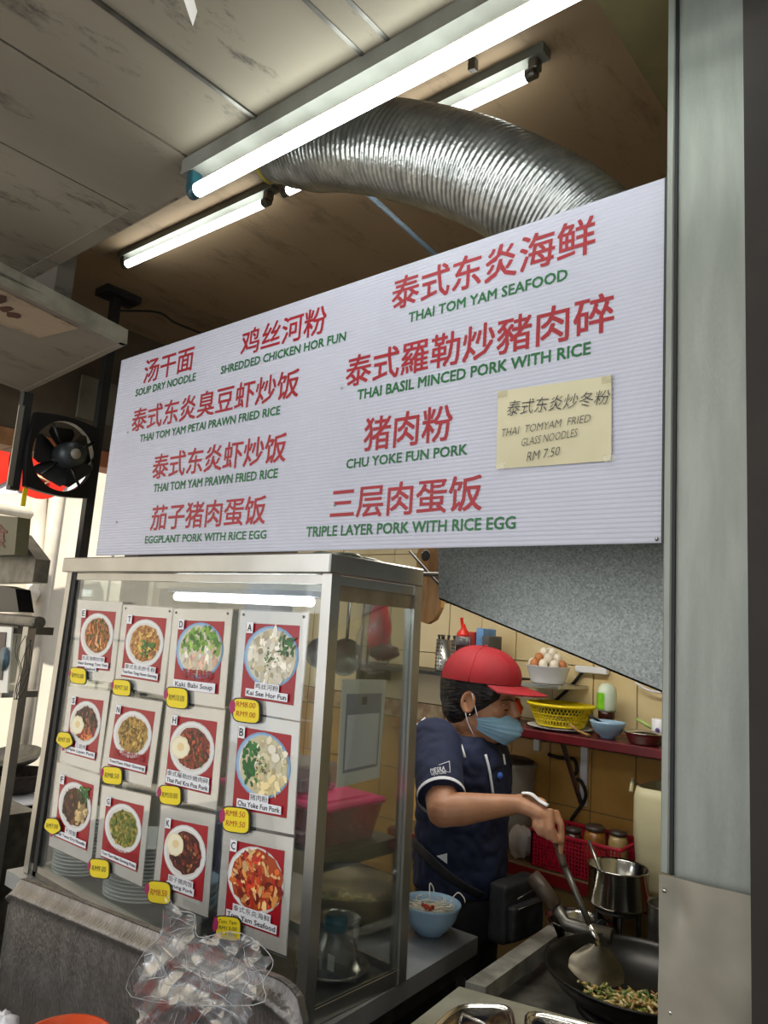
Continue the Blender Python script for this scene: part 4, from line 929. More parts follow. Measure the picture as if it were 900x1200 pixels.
p=onY(544,780,2.24); t=thing('squeeze_bottle',(p.x,2.235,zk),'clear sauce bottle with dark sauce and a red nozzle cap','bottle'); c=V((p.x,2.225,zk+.001))
MB().lathe(c,[(.024,0),(.026,.004),(.026,.10)],24).build('dark_sauce',mat('dark_sauce',(40,22,20),None,.3),t)
MB().lathe(c,[(.026,.10),(.027,.125),(.022,.135)],24).build('clear_top',clearpl,t)
MB().lathe(c,[(.024,.128),(.024,.14),(.010,.158),(.004,.175),(0,.175)],20).build('red_cap',mat('red_plastic',(216,44,30),None,.35),t)
for k,(px,h,cc,lb,ct) in enumerate([(556,.15,(196,60,50),'red and clear sauce packet on the black shelf behind the cap','packet'),(566,.165,(110,160,214),'pale blue booklet standing at the right of the black shelf','booklet'),(573,.14,(90,90,90),'dark ring folder at the right end of the black shelf','folder')]):
    p=onY(px,775,2.30); MB().bbox((p.x-.016,2.27,zk+.001),(p.x+.014,2.36,zk+h),.003).build(ct,mat('book%d'%k,cc,tuple(int(x*.7) for x in cc),.5,scale=18),None,lb,ct)
# red pen-like things
p=onY(548,745,2.3)
MB().tube([onY(546,772,2.32)+V((0,.0,0)),onY(541,724,2.32)],.006,8).build('red_brush',mat('red_plastic',(216,44,30),None,.35),None,'thin red brush leaning above the sauce bottle','brush')
# bowl of eggs
p=onY(640,797,2.30); c=V((p.x,2.31,zq+.001)); eb=thing('white_basin',c,'white plastic basin on the steel shelf, heaped with eggs','basin')
MB().lathe(c,[(.05,0),(.055,.004),(.072,.055),(.076,.058),(.070,.055),(.052,.006),(0,.005)],30).build('basin',white,eb)
eggm=mat('egg_shell',(232,228,216),(214,200,176),.45); eggt=mat('egg_brown',(190,120,70),None,.5)
rr=R_(6); k=0
for lay,(n_,r_,z__) in enumerate(((9,.052,.062),(6,.034,.082),(3,.016,.100))):
    for i in range(n_):
        a=2*math.pi*i/n_+lay; q_=c+V((math.cos(a)*r_,math.sin(a)*r_,z__)); 
        MB().ball(q_,(.0155,.0155,.019),12,0).build('egg',eggm if k%6 else eggt,None,'egg heaped in the white basin on the steel shelf','egg','eggs in the white basin'); k+=1
# teal bag behind the neck, on hook
crumple(MB(),onY(524,812,2.30),.026,.02,.05,18,.3,3,3).build('teal_bag',mat('teal_bag_plastic',(24,100,130),(14,60,90),.3,scale=10),None,'teal plastic bag hanging under the black shelf behind the woman','bag')
# ---- maroon shelf
YSf=2.20; a=onY(535,845,YSf); b=onY(775,883,YSf); zsh=(a.z+b.z)/2+.01
ms=thing('maroon_shelf',(-1.1,2.33,zsh),'maroon board shelf on white brackets along the tiled wall','shelf')
MB().bbox((-1.52,YSf,zsh-.028),(-.42,YB-.006,zsh),.003).build('board',maroon,ms)
for px in (682,):
    x=onY(px,900,YB-.03).x; zt__=zsh-.028; zb_=onY(px,945,YB-.03).z
    MB().box((x-.012,YB-.018,zb_),(x+.012,YB-.006,zt__)).build('wall_bracket',white,ms)
    MB().hexa([(x-.006,YB-.03,zb_),(x+.006,YB-.03,zb_),(x+.006,YB-.018,zb_),(x-.006,YB-.018,zb_),(x-.006,YSf+.06,zt__),(x+.006,YSf+.06,zt__),(x+.006,YSf+.075,zt__),(x-.006,YSf+.075,zt__)]).build('bracket_strut',steel_d,ms)
x=onY(626,870,YB-.03).x; MB().bbox((x-.012,YB-.016,zsh-.10),(x+.012,YB-.006,zsh-.029),.003).build('wall_bracket',white,ms)
def cable(P,r_,label): return MB().tube(catmull(P,8),r_,8).build('black_cable',rubber,None,label,'cable')
cable([onY(684,786,YB-.02),onY(668,805,YB-.02),onY(650,822,YB-.02),onY(640,832,YB-.02)],.006,'black cable slanting down the tiles above the yellow basket')
cable([onY(642,884,YB-.03),onY(655,888,YB-.02),onY(672,890,YB-.035),onY(676,903,YB-.045),onY(671,912,YB-.045),onY(681,916,YB-.04),onY(686,935,YB-.03),onY(670,960,YB-.03),onY(664,978,YB-.03)],.006,'black cable looping down the wall below the maroon shelf')
p=onY(683,783,YB-.02); mb=MB().bbox(p-V((.025,.012,.015)),p+V((.09,.012,.008)),.003).build('power_socket',white,None,'white power socket on the tiles at the top of the black cable','socket')
cable([onY(745,800,YB-.03),onY(758,808,YB-.035),onY(775,812,YB-.035)],.004,'pale cable on the tiles by the pillar').data.materials[0]=white
# yellow basket on plate
c=onY(656,846,2.31); c=V((c.x,2.315,zsh+.001))
MB().lathe(c,[(.07,0),(.075,.002),(.105,.008),(.108,.011),(.100,.010),(.07,.004),(0,.003)],36).build('white_plate',plate_m,None,'white plate under the yellow basket on the maroon shelf','plate')
yb=thing('yellow_basket',c+V((0,0,.012)),'yellow perforated plastic basket on a white plate on the maroon shelf','basket'); c=c+V((0,0,.0115))
MB().lathe(c,[(.104,.062),(.111,.064),(.112,.070),(.106,.073),(.102,.068)],44).build('rim',yellowpl,yb)
MB().lathe(c,[(0,0),(.074,0),(.078,.006),(.074,.006),(0,.004)],40).build('base',yellowpl,yb)
mb=MB(); n_=52
for k in range(n_):
    a=2*math.pi*k/n_
    for s in (1,-1):
        P=[c+V((math.cos(a+s*t*.35)*(.076+.028*t),math.sin(a+s*t*.35)*(.076+.028*t),.004+.060*t)) for t in (0,.25,.5,.75,1)]
        mb.tube(P,.0017,4)
for t in (.3,.6): mb.tube([c+V((math.cos(a*.1309)*(.076+.028*t),math.sin(a*.1309)*(.076+.028*t),.004+.06*t)) for a in range(49)],.002,4)
mb.build('mesh_wall',yellowpl,yb,kind='stuff')
mb=MB(); rr=R_(9)
for k in range(16):
    a=rr.uniform(0,6.28); r_=rr.uniform(0,.06); mb.ball(c+V((math.cos(a)*r_,math.sin(a)*r_,.045)),(.018,.018,.012),8)
mb.build('green_leaves',mat('limes',(60,110,70),(30,80,60),.5,scale=20),yb,kind='stuff')
# sauce bottle
c=onY(709,848,2.36); c=V((c.x,2.37,zsh+.001)); sb=thing('sauce_bottle',c,'inverted clear bottle of brown sauce with a green and white label','bottle')
MB().lathe(c,[(.026,0),(.028,.004),(.027,.03),(.024,.045),(.026,.06),(.027,.072)],28).build('brown_sauce',mat('brown_sauce',(64,24,18),(44,16,12),.2),sb)
MB().lathe(c,[(.0275,.072),(.030,.080),(.031,.125),(.028,.145),(.018,.158),(0,.161)],28).build('bottle_body',mat('bottle_white',(214,224,206),(196,214,186),.25),sb)
mb=MB(); n_=20
vs=[];
for k in range(n_+1):
    a=-2.9+1.5*k/n_; vs+=[c+V((math.cos(a)*.0318,math.sin(a)*.0318,.078)),c+V((math.cos(a)*.0318,math.sin(a)*.0318,.130))]
mb.add(vs,[(2*k,2*k+2,2*k+3,2*k+1) for k in range(n_)],0,True).build('green_label',mat('lime_label',(140,206,40),(96,176,36),.3,scale=30),sb)
mb=MB(); 
for k in range(4): mb.box(c+V((-.003+.0,-.0325,.086+k*.011)),c+V((.016,-.0318,.090+k*.011)))
# blue bowl + black spoon
c=onY(713,862,2.27); c=V((c.x,2.262,zsh+.001)); t=thing('small_blue_bowl',c,'pale blue footed bowl holding a black spoon on the maroon shelf','bowl')
MB().lathe(c,[(.022,0),(.024,.008),(.040,.018),(.052,.045),(.054,.052),(.052,.052),(.046,.04),(.03,.018),(0,.014)],36).build('bowl',bluebowl,t)
MB().tube([c+V((.01,.01,.025)),c+V((-.03,-.02,.056)),c+V((-.05,-.028,.064))],.004,8).build('black_spoon',blackpl,None,'black spoon resting in the small blue bowl','spoon')
c=onY(753,868,2.25); c=V((c.x,2.262,zsh+.001))
MB().lathe(c,[(.040,0),(.044,.004),(.052,.024),(.060,.032),(.0625,.033),(.061,.035),(.050,.028),(.042,.006),(0,.005)],36).build('steel_dish',steel_s,None,'flared steel dish on the right of the maroon shelf','dish')
c2=c+V((-.01,.11,0)); MB().lathe(c2,[(.034,0),(.038,.004),(.045,.022),(.05,.026),(.042,.022),(.034,.005),(0,.005)],30).build('steel_dish',steel_s,None,'small steel dish behind the flared one on the maroon shelf','dish')
MB().tube([c2+V((-.055,.0,.06)),c2+V((-.02,0,.045)),c2+V((.02,.0,.028))],[.006,.007,.006],10).build('green_handle_brush',mat('pale_green',(170,190,110),None,.4),None,'pale green handle resting in the small steel dish','utensil')
c=onY(735,866,2.3); 
t=thing('wooden_spatula',(0,0,0),'brown wooden spatula lying between basket and blue bowl','spatula'); t.location=(0,0,0); t['_abs']=[0,0,0]
p0=onZ(676,848,zsh+.03); p1=onZ(693,868,zsh+.006); MB().tube([V((p0.x,2.235,zsh+.03)),V((p0.x+.03,2.225,zsh+.016))],.005,8).tube([V((p0.x+.03,2.225,zsh+.016)),V((p0.x+.07,2.225,zsh+.006))],[(.004,.006),(.004,.013)],8).build('blade_and_handle',wood,t)
c=onY(791-18,855,2.3); c=V((onY(774,850,2.36).x,2.36,zsh+.001)); t=thing('food_can',c,'white tin can with a purple mark beside the pillar','can')
MB().lathe(c,[(.024,0),(.026,.002),(.026,.068),(.024,.07),(0,.069)],26).build('can',white,t); MB().ball(c+V((0,-.0235,.038)),(.008,.004,.009),10).build('purple_mark',mat('purple',(96,70,140),None,.5),t)
MB().lathe(c,[(.0262,.002),(.0264,.003),(.0264,.016),(.0262,.017)],26).build('green_band',mat('grass_green',(90,130,60),None,.5),t)
# orange thing behind face
crumple(MB(),V((onY(600,840,2.3).x,2.3,zsh+.045)),.035,.03,.045,18,.2,3,3).build('orange_packet',mat('orange_packet',(206,74,34),(170,50,24),.4),None,'orange packet on the maroon shelf left of the yellow basket','packet')
# ---- lower shelf
a=onY(592,1006,2.2); b=onY(696,1038,2.2); zl=(a.z+b.z)/2
lowm=mat('brown_counter',(120,96,64),(96,74,48),.5,scale=8)
ls=thing('rear_counter',(-1.0,2.3,0),'low rear counter with a maroon front edge behind the stove','counter')
MB().bbox((-1.75,2.2,zl-.03),(-.42,YB-.006,zl),.003).build('top',lowm,ls); MB().box((-1.75,2.192,zl-.035),(-.42,2.1995,zl-.004)).build('front_edge',mat('dark_red_edge',(120,18,20),None,.4),ls)
MB().box((-1.75,2.23,0),(-.42,YB-.006,zl-.03)).build('ochre_front',mat('ochre_panel',(150,122,70),(128,102,58),.6,scale=5),ls)
# red basket with jars
xb0=onY(624,990,2.22).x; xb1=onY(742,1010,2.24).x-.03; zr=onY(640,975,2.215).z
rb=thing('red_basket',((xb0+xb1)/2,2.3,zl),'red perforated plastic basket of jars on the rear counter','basket')
redb=mat('crimson_plastic',(176,26,52),(158,20,44),.35)
zz0,zz1=zl+.002,max(zr,zl+.10); y0_,y1_=2.215,2.40
mb=MB(); n_=int((xb1-xb0)/.011)
def lattice(mb,A,B,z0_,z1_,th):
    d=(B-A); L=d.length; d.normalize(); n1=int(L/.0105)
    for k in range(n1+1):
        p=A+d*(L*k/n1); mb.box((p.x-.0022,p.y-.0022,z0_),(p.x+.0022,p.y+.0022,z1_))
    m1=int((z1_-z0_)/.0105)
    for k in range(m1+1):
        z=z0_+(z1_-z0_)*k/m1; lo=V((min(A.x,B.x)-.0015,min(A.y,B.y)-.0015,z-.002)); hi=V((max(A.x,B.x)+.0015,max(A.y,B.y)+.0015,z+.002)); mb.box(lo,hi)
lattice(mb,V((xb0,y0_,0)),V((xb1,y0_,0)),zz0+.004,zz1-.004,0); lattice(mb,V((xb0,y0_,0)),V((xb0,y1_,0)),zz0+.004,zz1-.004,0); lattice(mb,V((xb0,y1_,0)),V((xb1,y1_,0)),zz0+.004,zz1-.004,0)
mb.build('lattice_wall',redb,rb,kind='stuff')
mb=MB()
for lo,hi in (((xb0-.006,y0_-.006,zz1-.006),(xb1+.006,y0_+.004,zz1+.004)),((xb0-.006,y1_-.004,zz1-.006),(xb1+.006,y1_+.006,zz1+.004)),((xb0-.006,y0_,zz1-.006),(xb0+.004,y1_,zz1+.004)),((xb1-.004,y0_,zz1-.006),(xb1+.006,y1_,zz1+.004))): mb.bbox(lo,hi,.002)
mb.build('rim',redb,rb); MB().box((xb0,y0_,zz0),(xb1,y1_,zz0+.004)).build('base',redb,rb)
for k,(fx,fy,r_,h,cc,lb) in enumerate([(.38,.35,.028,.105,(70,34,26),'dark brown sauce jar in the red basket'),(.60,.45,.034,.12,(150,96,40),'amber sauce jar in the red basket'),(.82,.6,.03,.115,(176,150,96),'pale jar at the right in the red basket'),(.5,.78,.03,.11,(60,44,36),'dark jar at the back of the red basket')]):
    c=V((xb0+(xb1-xb0)*fx,y0_+(y1_-y0_)*fy,zz0+.005)); jj=thing('sauce_jar',c,lb,'jar')
    MB().lathe(c,[(r_*.9,0),(r_,.005),(r_,h*.85),(r_*.8,h)],20).build('contents',mat('jar%d'%k,cc,tuple(int(x*.6) for x in cc),.25),jj)
    MB().lathe(c,[(r_*.8,h),(r_*.86,h+.001),(r_*.86,h+.012),(0,h+.013)],20).build('lid',mat('jar_lid',(60,50,44),None,.4),jj)
crumple(MB(),onY(610,987,2.25),.040,.032,.05,24,.25,3,4).build('white_bag',mat('white_film',(196,186,180),(150,140,134),.5,scale=12),None,'crumpled whitish bag beside the red basket','bag')
# grey bin behind her
c=onY(598,930,2.34); t=thing('grey_bucket',(c.x,2.34,zl),'pale grey bucket with a dark lid behind the woman','bucket'); c=V((c.x-.0,2.35,zl+.001)); hb_=onY(598,895,2.3).z-zl
MB().lathe(c,[(.06,0),(.065,.006),(.078,hb_-.02),(.082,hb_-.015),(.082,hb_),(0,hb_)],30).build('bucket',mat('grey_plastic',(160,156,146),(140,136,126),.5),t)
MB().lathe(c+V((0,0,hb_)),[(.07,0),(.072,.006),(.055,.014),(0,.016)],30).build('lid',mat('dark_brown_plastic',(70,56,46),None,.5),t)
# cream container by the pillar
t=thing('cream_container',(onY(760,1000,2.3).x,2.3,zl),'tall cream plastic container with open top beside the pillar','container')
cx0=onY(733,930,2.22).x; cz=onY(740,922,2.22).z; crm=mat('cream_plastic',(206,198,160),(190,182,146),.45)
def rrect(cx,cy,hx,hy,z,r_,n_=6):
    out=[]
    for (sx,sy,a0) in ((1,1,0),(-1,1,90),(-1,-1,180),(1,-1,270)):
        for k in range(n_): 
            a=math.radians(a0+90*k/(n_-1)); out.append(V((cx+sx*(hx-r_)+math.cos(a)*r_,cy+sy*(hy-r_)+math.sin(a)*r_,z)))
    return out
def loft(mb,rings,cap0=True,cap1=False,smooth=True):
    n_=len(rings[0]); vs=[p for r_ in rings for p in r_]; fs=[]
    for i in range(len(rings)-1):
        for k in range(n_): fs.append((i*n_+k,i*n_+(k+1)%n_,(i+1)*n_+(k+1)%n_,(i+1)*n_+k))
    if cap0: fs.append(list(range(n_))[::-1])
    if cap1: fs.append([(len(rings)-1)*n_+k for k in range(n_)])
    mb.add(vs,fs,0,smooth); return mb
hx=.13; ccx=cx0+hx+.012; cy=2.325
hz=cz-zl
mb=loft(MB(),[rrect(ccx,cy,hx-.015,.085,zl+.002,.03),rrect(ccx,cy,hx-.008,.09,zl+.02,.03),rrect(ccx,cy,hx-.002,.095,zl+hz*.5,.03),rrect(ccx,cy,hx,.097,zl+hz*.52,.03),rrect(ccx,cy,hx,.097,zl+hz*.9,.03),rrect(ccx,cy,hx-.006,.092,zl+hz,.03),rrect(ccx,cy,hx-.012,.086,zl+hz,.03),rrect(ccx,cy,hx-.012,.086,zl+hz*.8,.03),rrect(ccx,cy,hx-.02,.08,zl+.03,.03)],True,True)
mb.build('tub',crm,t)
MB().tube([V((cx0+.004,2.25,zl+hz*.93)),V((cx0+.0,2.27,zl+hz*1.04)),V((cx0+.004,2.30,zl+hz*.98))],.006,8).build('lug',crm,t)
# ================================================================ STOVE
zst=H-.79; zrl=H-.72
st=thing('wok_stove',(-.65,1.7,0),'stainless wok stove with a raised steel rail at its left side','stove')
A=onZ(540,1154,zrl);B=onZ(647,1081,zrl);C=onZ(653,1096,zrl);D=onZ(569,1157,zrl)
dr=(B-A).normalized(); A0=A+dr*.02; D0=D+dr*.0
MB().hexa([A0-V((0,0,.035)),D0-V((0,0,.035)),C-V((0,0,.035)),B-V((0,0,.035)),A0,D0,C,B]).build('side_rail',mat('worn_rail_steel',(176,174,166),(128,126,118),.38,.5,20,bump=.08),st)
MB().hexa([(-.93,1.46,zst-.03),(-.405,1.46,zst-.03),(-.405,2.17,zst-.03),(B.x,2.17,zst-.03),(-.93,1.46,zst),(-.405,1.46,zst),(-.405,2.17,zst),(B.x,2.17,zst)]).build('stove_top',mat('greasy_steel',(140,138,130),(88,86,80),.35,.5,18,bump=.15),st)
MB().box((-.90,1.50,.05),(-.42,2.15,zst-.031)).build('body',blackp,st)
W=onZ(748,1140,zrl+.02); W=V((-.668,1.748,0)); WR=.2; zrim=H-.70
bur=thing('burner_ring',(W.x,W.y,zst),'black burner ring under the wok','burner')
MB().lathe((W.x,W.y,zst+.001),[(.10,0),(.13,.004),(.125,.014),(.11,.017),(.105,.012),(.09,.003)],30).build('ring',blackp,bur)
wk=thing('wok',(W.x,W.y,zst),'large black wok with fried noodles on the stove beside the pillar','wok'); c=V((W.x,W.y,zrim))
prof=[]
dpt=.085
for i in range(13):
    t_=i/12; prof.append((WR*math.sin(t_*1.35)/math.sin(1.35),-dpt+dpt*(1-math.cos(t_*1.35))/(1-math.cos(1.35))))
inn=[(max(0,r_-.003),z+.004) for r_,z in prof][::-1]
MB().lathe(c,prof+[(WR+.003,.001),(WR+.002,.004)]+inn,56).build('pan',mat('black_iron',(26,26,28),(40,38,36),.32,.6,14,bump=.1),wk)
# wok handle
h0=onY(676,1100,1.80); h1=onY(655,1068,1.80); h2=onY(627,1032,1.80)
rim_pt=c+V((-.12,.155,.0)); ha=V((rim_pt.x,rim_pt.y,zrim-.003)); h1=onY(664,1083,ha.y-.0); h2=onY(652,1063,ha.y+.0); h3=onY(624,1026,ha.y+.0)
MB().tube([ha,h1,h2],[.020,.017,.016],14).build('socket',steel_d,wk); MB().tube([h2,h2.lerp(h3,.5),h3],[.019,.022,.021],14).build('grip',mat('scorched_wood',(84,70,56),(56,46,38),.5,.2,20),wk)
# food in wok
mb=MB(); rr=R_(12)
for k in range(520):
    a=rr.uniform(0,6.28); r_=abs(rr.gauss(0,.06)); 
    if r_>.12: continue
    p=V((W.x+.0+math.cos(a)*r_,W.y-.022+math.sin(a)*r_*.9,0)); rd=math.hypot(p.x-W.x,p.y-W.y); p.z=zrim-dpt+.012+dpt*(1-math.cos(rd/WR*1.35))+.034*math.exp(-(r_/.06)**2)*rr.random()
    dv=V((rr.uniform(-1,1),rr.uniform(-1,1),rr.uniform(-.3,.5))).normalized()*rr.uniform(.006,.014); cc=rr.choice([(196,176,120),(176,150,90),(206,190,140),(120,130,60),(160,110,70),(84,110,50)])
    s0=len(mb.f); mb.tube([p-dv,p+dv],rr.uniform(.002,.004),5); 
    for i in range(s0,len(mb.f)): mb.c[i]=lin(cc)
mb.build('fried_noodles',PRINT,wk,kind='stuff')
# spatula
sp=thing('wok_spatula',(0,0,0),'steel wok spatula in the hand of the woman, blade in the wok','spatula'); sp['_abs']=[0,0,0]
s0=onY(652,985,1.80); s1=onY(660,1012,1.80); s2=onY(702,1108,1.775); 
MB().tube([s0,s1,s1.lerp(s2,.05)],[.009,.0095,.009],12).build('grip_end',mat('scorched_wood',(84,70,56),None,.5),sp)
MB().tube([s1.lerp(s2,.03),s1.lerp(s2,.75)],[.0085,.0075],12).build('handle',steel_d,sp); MB().tube([s1.lerp(s2,.74),s2],[.0065,.009],12).build('shank',steel_s,sp)
d=(s2-s1).normalized(); side=V((.766,.64,.07)).normalized(); side=(side-d*side.dot(d)).normalized(); side=V((.9,.42,-.10)).normalized()
fwd=(onZ(734,1150,H-.74)-s2).normalized(); fwd=(fwd-side*fwd.dot(side)).normalized(); nn=side.cross(fwd)
vs=[]; NU_,NV_=14,10
for i in range(NU_+1):
    for k in range(NV_+1):
        u=-1+2*i/NU_; v=k/NV_; wd=.022+.040*math.sin(min(1,v*1.6)*math.pi/2); 
        edge=.085*(1-.30*u*u*v)
        p=s2+side*(u*wd)+fwd*(edge*v)+nn*(.012*u*u+.01*math.sin(v*2)-.004)
        vs.append(p)
fs=[(i*(NV_+1)+k,i*(NV_+1)+k+1,(i+1)*(NV_+1)+k+1,(i+1)*(NV_+1)+k) for i in range(NU_) for k in range(NV_)]
MB().add(vs+[v+nn*.0015 for v in vs],fs+[tuple(x+len(vs) for x in f[::-1]) for f in fs],0,True).build('blade',mat('worn_blade',(120,112,96),(80,74,62),.3,.9,16),sp)
# pots and basins behind the wok
def pot(name,c,r_,h,m,label,cat,parent=None,rim=True):
    t=thing(name,c,label,cat); c=V(c)
    MB().lathe(c,[(r_*.93,0),(r_*.98,.006),(r_,h*.97),(r_*1.04,h),(r_*1.02,h+.003),(r_*.96,h-.002),(r_*.93,.006),(0,.005)],40).build('body',m,t); return t
c=onZ(692,1100,zst+.002)
MB().lathe((c.x+.005,1.99,zst+.001),[(.05,0),(.056,.004),(.078,.055),(.085,.068),(.088,.072),(.084,.072),(.076,.058),(.052,.006),(0,.005)],44).build('mixing_bowl',steel_s,None,'steel mixing bowl just behind the wok','bowl')
ztr=onY(724,1062,2.10).z-.01
tr=thing('pot_trivet',(-.86,2.09,zst),'black iron trivet carrying the shiny pot','trivet')
pc2=onY(724,1055,2.09); px2=pc2.x; zpt=pc2.z-.01
mb=MB()
for k in range(4):
    a=k*math.pi/2+.5; mb.tube([V((px2+math.cos(a)*.055,2.09+math.sin(a)*.055,zst+.001)),V((px2+math.cos(a)*.055,2.09+math.sin(a)*.055,zpt-.005))],.006,6).tube([V((px2+math.cos(a)*.06,2.09+math.sin(a)*.06,zpt-.005)),V((px2,2.09,zpt-.005))],.005,6)
mb.tube([V((px2+math.cos(a*.2618)*.058,2.09+math.sin(a*.2618)*.058,zpt-.012)) for a in range(25)],.005,6); mb.build('iron_frame',blackp,tr)
ph=onY(724,1016,2.09).z-zpt
pt=pot('cooking_pot',(px2,2.09,zpt+.001),.080,ph,steel_s,'shiny steel pot with a ladle in it near the cream container','pot')
MB().tube([V((px2-.02,2.08,zpt+.02)),onY(690,985,2.10)],.005,8).build('pot_ladle',steel,None,'thin steel ladle handle leaning out of the shiny pot','ladle')
c=onY(775,1075,1.98); pot('cooking_pot',(c.x+.01,2.02,zst+.001),.055,max(.05,c.z+.02-zst),steel_d,'dull steel pot half hidden by the pillar behind the wok','pot')
c=onY(742,1085,2.0); MB().lathe((c.x-.01,2.0,zst+.001),[(.03,0),(.045,.01),(.05,.04),(.045,.04),(.03,.005)],24).build('black_burner',blackp,None,'black cast burner between the mixing bowl and the half hidden pot','burner')
# dark clutter on the floor between bench and stove
gb=onZ(632,1083,.42); MB().lathe((gb.x,gb.y,gb.z),[(.05,0),(.085,.04),(.09,.05),(.08,.05),(.05,.006)],24).build('green_basin',mat('green_plastic',(30,110,80),None,.4),None,'green plastic basin low down behind the stove rail','basin')
MB().box((gb.x-.12,gb.y-.1,0),(gb.x+.12,gb.y+.12,gb.z-.001)).build('low_crate',mat('crate_brown',(54,38,30),None,.7),None,'dark crate carrying the green basin on the floor','crate')
p=onZ(590,1115,.40); crumple(MB(),p,.05,.05,.04,16,.4,4,5).build('red_white_packet',mat('red_white_film',(150,60,56),(60,30,30),.4,scale=20),None,'crumpled dark red packet between bench and stove','packet')
MB().box((p.x-.08,p.y-.07,0),(p.x+.07,p.y+.07,p.z-.055)).build('low_stool',blackpl,None,'black stool under the dark red packet','stool')
# trays at the bottom right
zty=H-.69; tt=thing('steel_tray_station',(-.75,1.25,0),'steel food tray station with lidded pans at the bottom edge','counter')
q=[onZ(538,1156,zty),onZ(430,1240,zty),onZ(800,1290,zty),onZ(720,1206,zty)]
MB().hexa([p-V((0,0,.02)) for p in (q[1],q[2],q[3],q[0])]+[q[1],q[2],q[3],q[0]]).build('top',mat('stained_steel',(190,190,174),(160,160,140),.3,.5,10,bump=.05),tt)
mb=MB(); cxx=(q[0]+q[1]+q[2]+q[3])/4
mb.hexa([V((cxx.x+(p.x-cxx.x)*.8,cxx.y+(p.y-cxx.y)*.7,0)) for p in (q[1],q[2],q[3],q[0])]+[V((cxx.x+(p.x-cxx.x)*.8,cxx.y+(p.y-cxx.y)*.7,zty-.021)) for p in (q[1],q[2],q[3],q[0])]).build('cabinet',steel_d,tt)
def lid(p4,label):
    t=thing('pan_lid',sum(p4,V((0,0,0)))/4,label,'lid')
    c=sum(p4,V((0,0,0)))/4; 
    def ringp(s,z):
        out=[]
        for i in range(40):
            a=2*math.pi*i/40; cc,ss=math.cos(a),math.sin(a); e=(abs(cc)**5+abs(ss)**5)**.2; u,v=.5+.5*s*cc/e,.5+.5*s*ss/e
            p=bil(p4,u,v); out.append(V((p.x,p.y,zty+z)))
        return out
    loft(MB(),[ringp(1,.001),ringp(1,.006),ringp(.93,.010),ringp(.90,.005),ringp(.80,.004),ringp(.76,.009),ringp(.2,.011)],True,True).build('lid',steel_s,t)
    h=bil(p4,.5,.5); MB().tube([V((h.x-.03,h.y,zty+.010)),V((h.x-.025,h.y,zty+.025)),V((h.x+.025,h.y,zty+.025)),V((h.x+.03,h.y,zty+.010))],.003,8).build('lid_handle',steel_s,t)
lid([onZ(470,1240,zty),onZ(610,1262,zty),onZ(602,1180,zty),onZ(535,1180,zty)],'oval edged steel pan lid at the bottom, nearer the bench')
lid([onZ(618,1262,zty),onZ(780,1275,zty),onZ(700,1208,zty),onZ(612,1184,zty)],'steel pan lid at the bottom, nearer the wok')
# ================================================================ WOMAN
FW=V((.98,.20,0)).normalized(); RT=V((.20,-.98,0)).normalized(); UP=V((0,0,1))
YP=1.93
def remesh(mb,name,voxel,mats,parent,smooth=2,fn=None,label=None):
    me=bpy.data.meshes.new(name+'_src'); me.from_pydata([tuple(p) for p in mb.v],[],mb.f); me.update()
    o=bpy.data.objects.new(name+'_src',me); COL.objects.link(o)
    m=o.modifiers.new('r','REMESH'); m.mode='VOXEL'; m.voxel_size=voxel; m.use_smooth_shade=True
    s=o.modifiers.new('s','SMOOTH'); s.factor=.5; s.iterations=smooth
    bpy.context.view_layer.update()
    out=bpy.data.meshes.new_from_object(o.evaluated_get(bpy.context.evaluated_depsgraph_get()))
    bpy.data.objects.remove(o); out.name=name; out.materials.clear()
    for m_ in mats: out.materials.append(m_)
    org=absloc(parent)
    for v in out.vertices:
        if fn: v.co=fn(v.co.copy())
    for p in out.polygons: p.use_smooth=True; p.material_index=0
    if len(mats)>1:
        for p in out.polygons:
            p.material_index=mats_fn(p.center)
    out.transform(Matrix.Translation(-org)); out.update()
    ob=bpy.data.objects.new(name,out); COL.objects.link(ob); ob.parent=parent; ob['_abs']=list(org)
    return setp(ob,label)
skin=mat('skin',(178,130,98),(156,108,78),.48,scale=14,bump=.08,bscale=90,sss=.08); navy=mat('navy_cotton',(20,30,62),(15,23,50),.85,scale=9,bump=.35,bscale=18)
wtrim=mat('white_trim',(222,224,230),None,.7); hair=mat('black_hair',(26,22,22),(16,13,13),.45,scale=40,stretch=(1,1,4),bump=.6)
pc3=onY(537,950,YP)
root=V((pc3.x-.0,YP,0))
wm=thing('person',root,'person in a red cap, blue face mask and navy polo shirt cooking at the wok','person')
def P3(z): # torso centre line at height z
    lo_,hi_=onY(528,1050,YP)+V((0,.045,0)),onY(548,868,YP); t_=(z-lo_.z)/(hi_.z-lo_.z); return lo_.lerp(hi_,t_)
TR_=[(-.80,.115,.138),(-.72,.118,.142),(-.62,.118,.145),(-.54,.116,.152),(-.46,.118,.160),(-.40,.116,.166),(-.345,.104,.168),(-.305,.085,.145),(-.280,.066,.10)]
def torso(mb,infl,z_from=-9):
    rings=[]
    for zz,a,b in TR_:
        if zz<z_from: continue
        c=P3(H+zz); n_=28
        rings.append([V((c.x,c.y,H+zz))+FW*(math.cos(2*math.pi*k/n_)*(a+infl))+RT*(math.sin(2*math.pi*k/n_)*(b+infl)) for k in range(n_)])
    loft(mb,rings[::1],True,True)
SR=onY(511,874,1.785); ELB=onY(519,950,1.64); WR_=onY(610,942,1.76)
SL=P3(H-.33)-RT*.155+V((0,0,0)); SL.z=SR.z; EL=SL+V((-.03,.05,-.24)); WL=EL+V((.06,-.02,-.19))
NK=onY(548,868,YP); HC=onY(563,818,YP-.01)
hs=1.09; yaw=math.radians(13); pit=math.radians(-7)
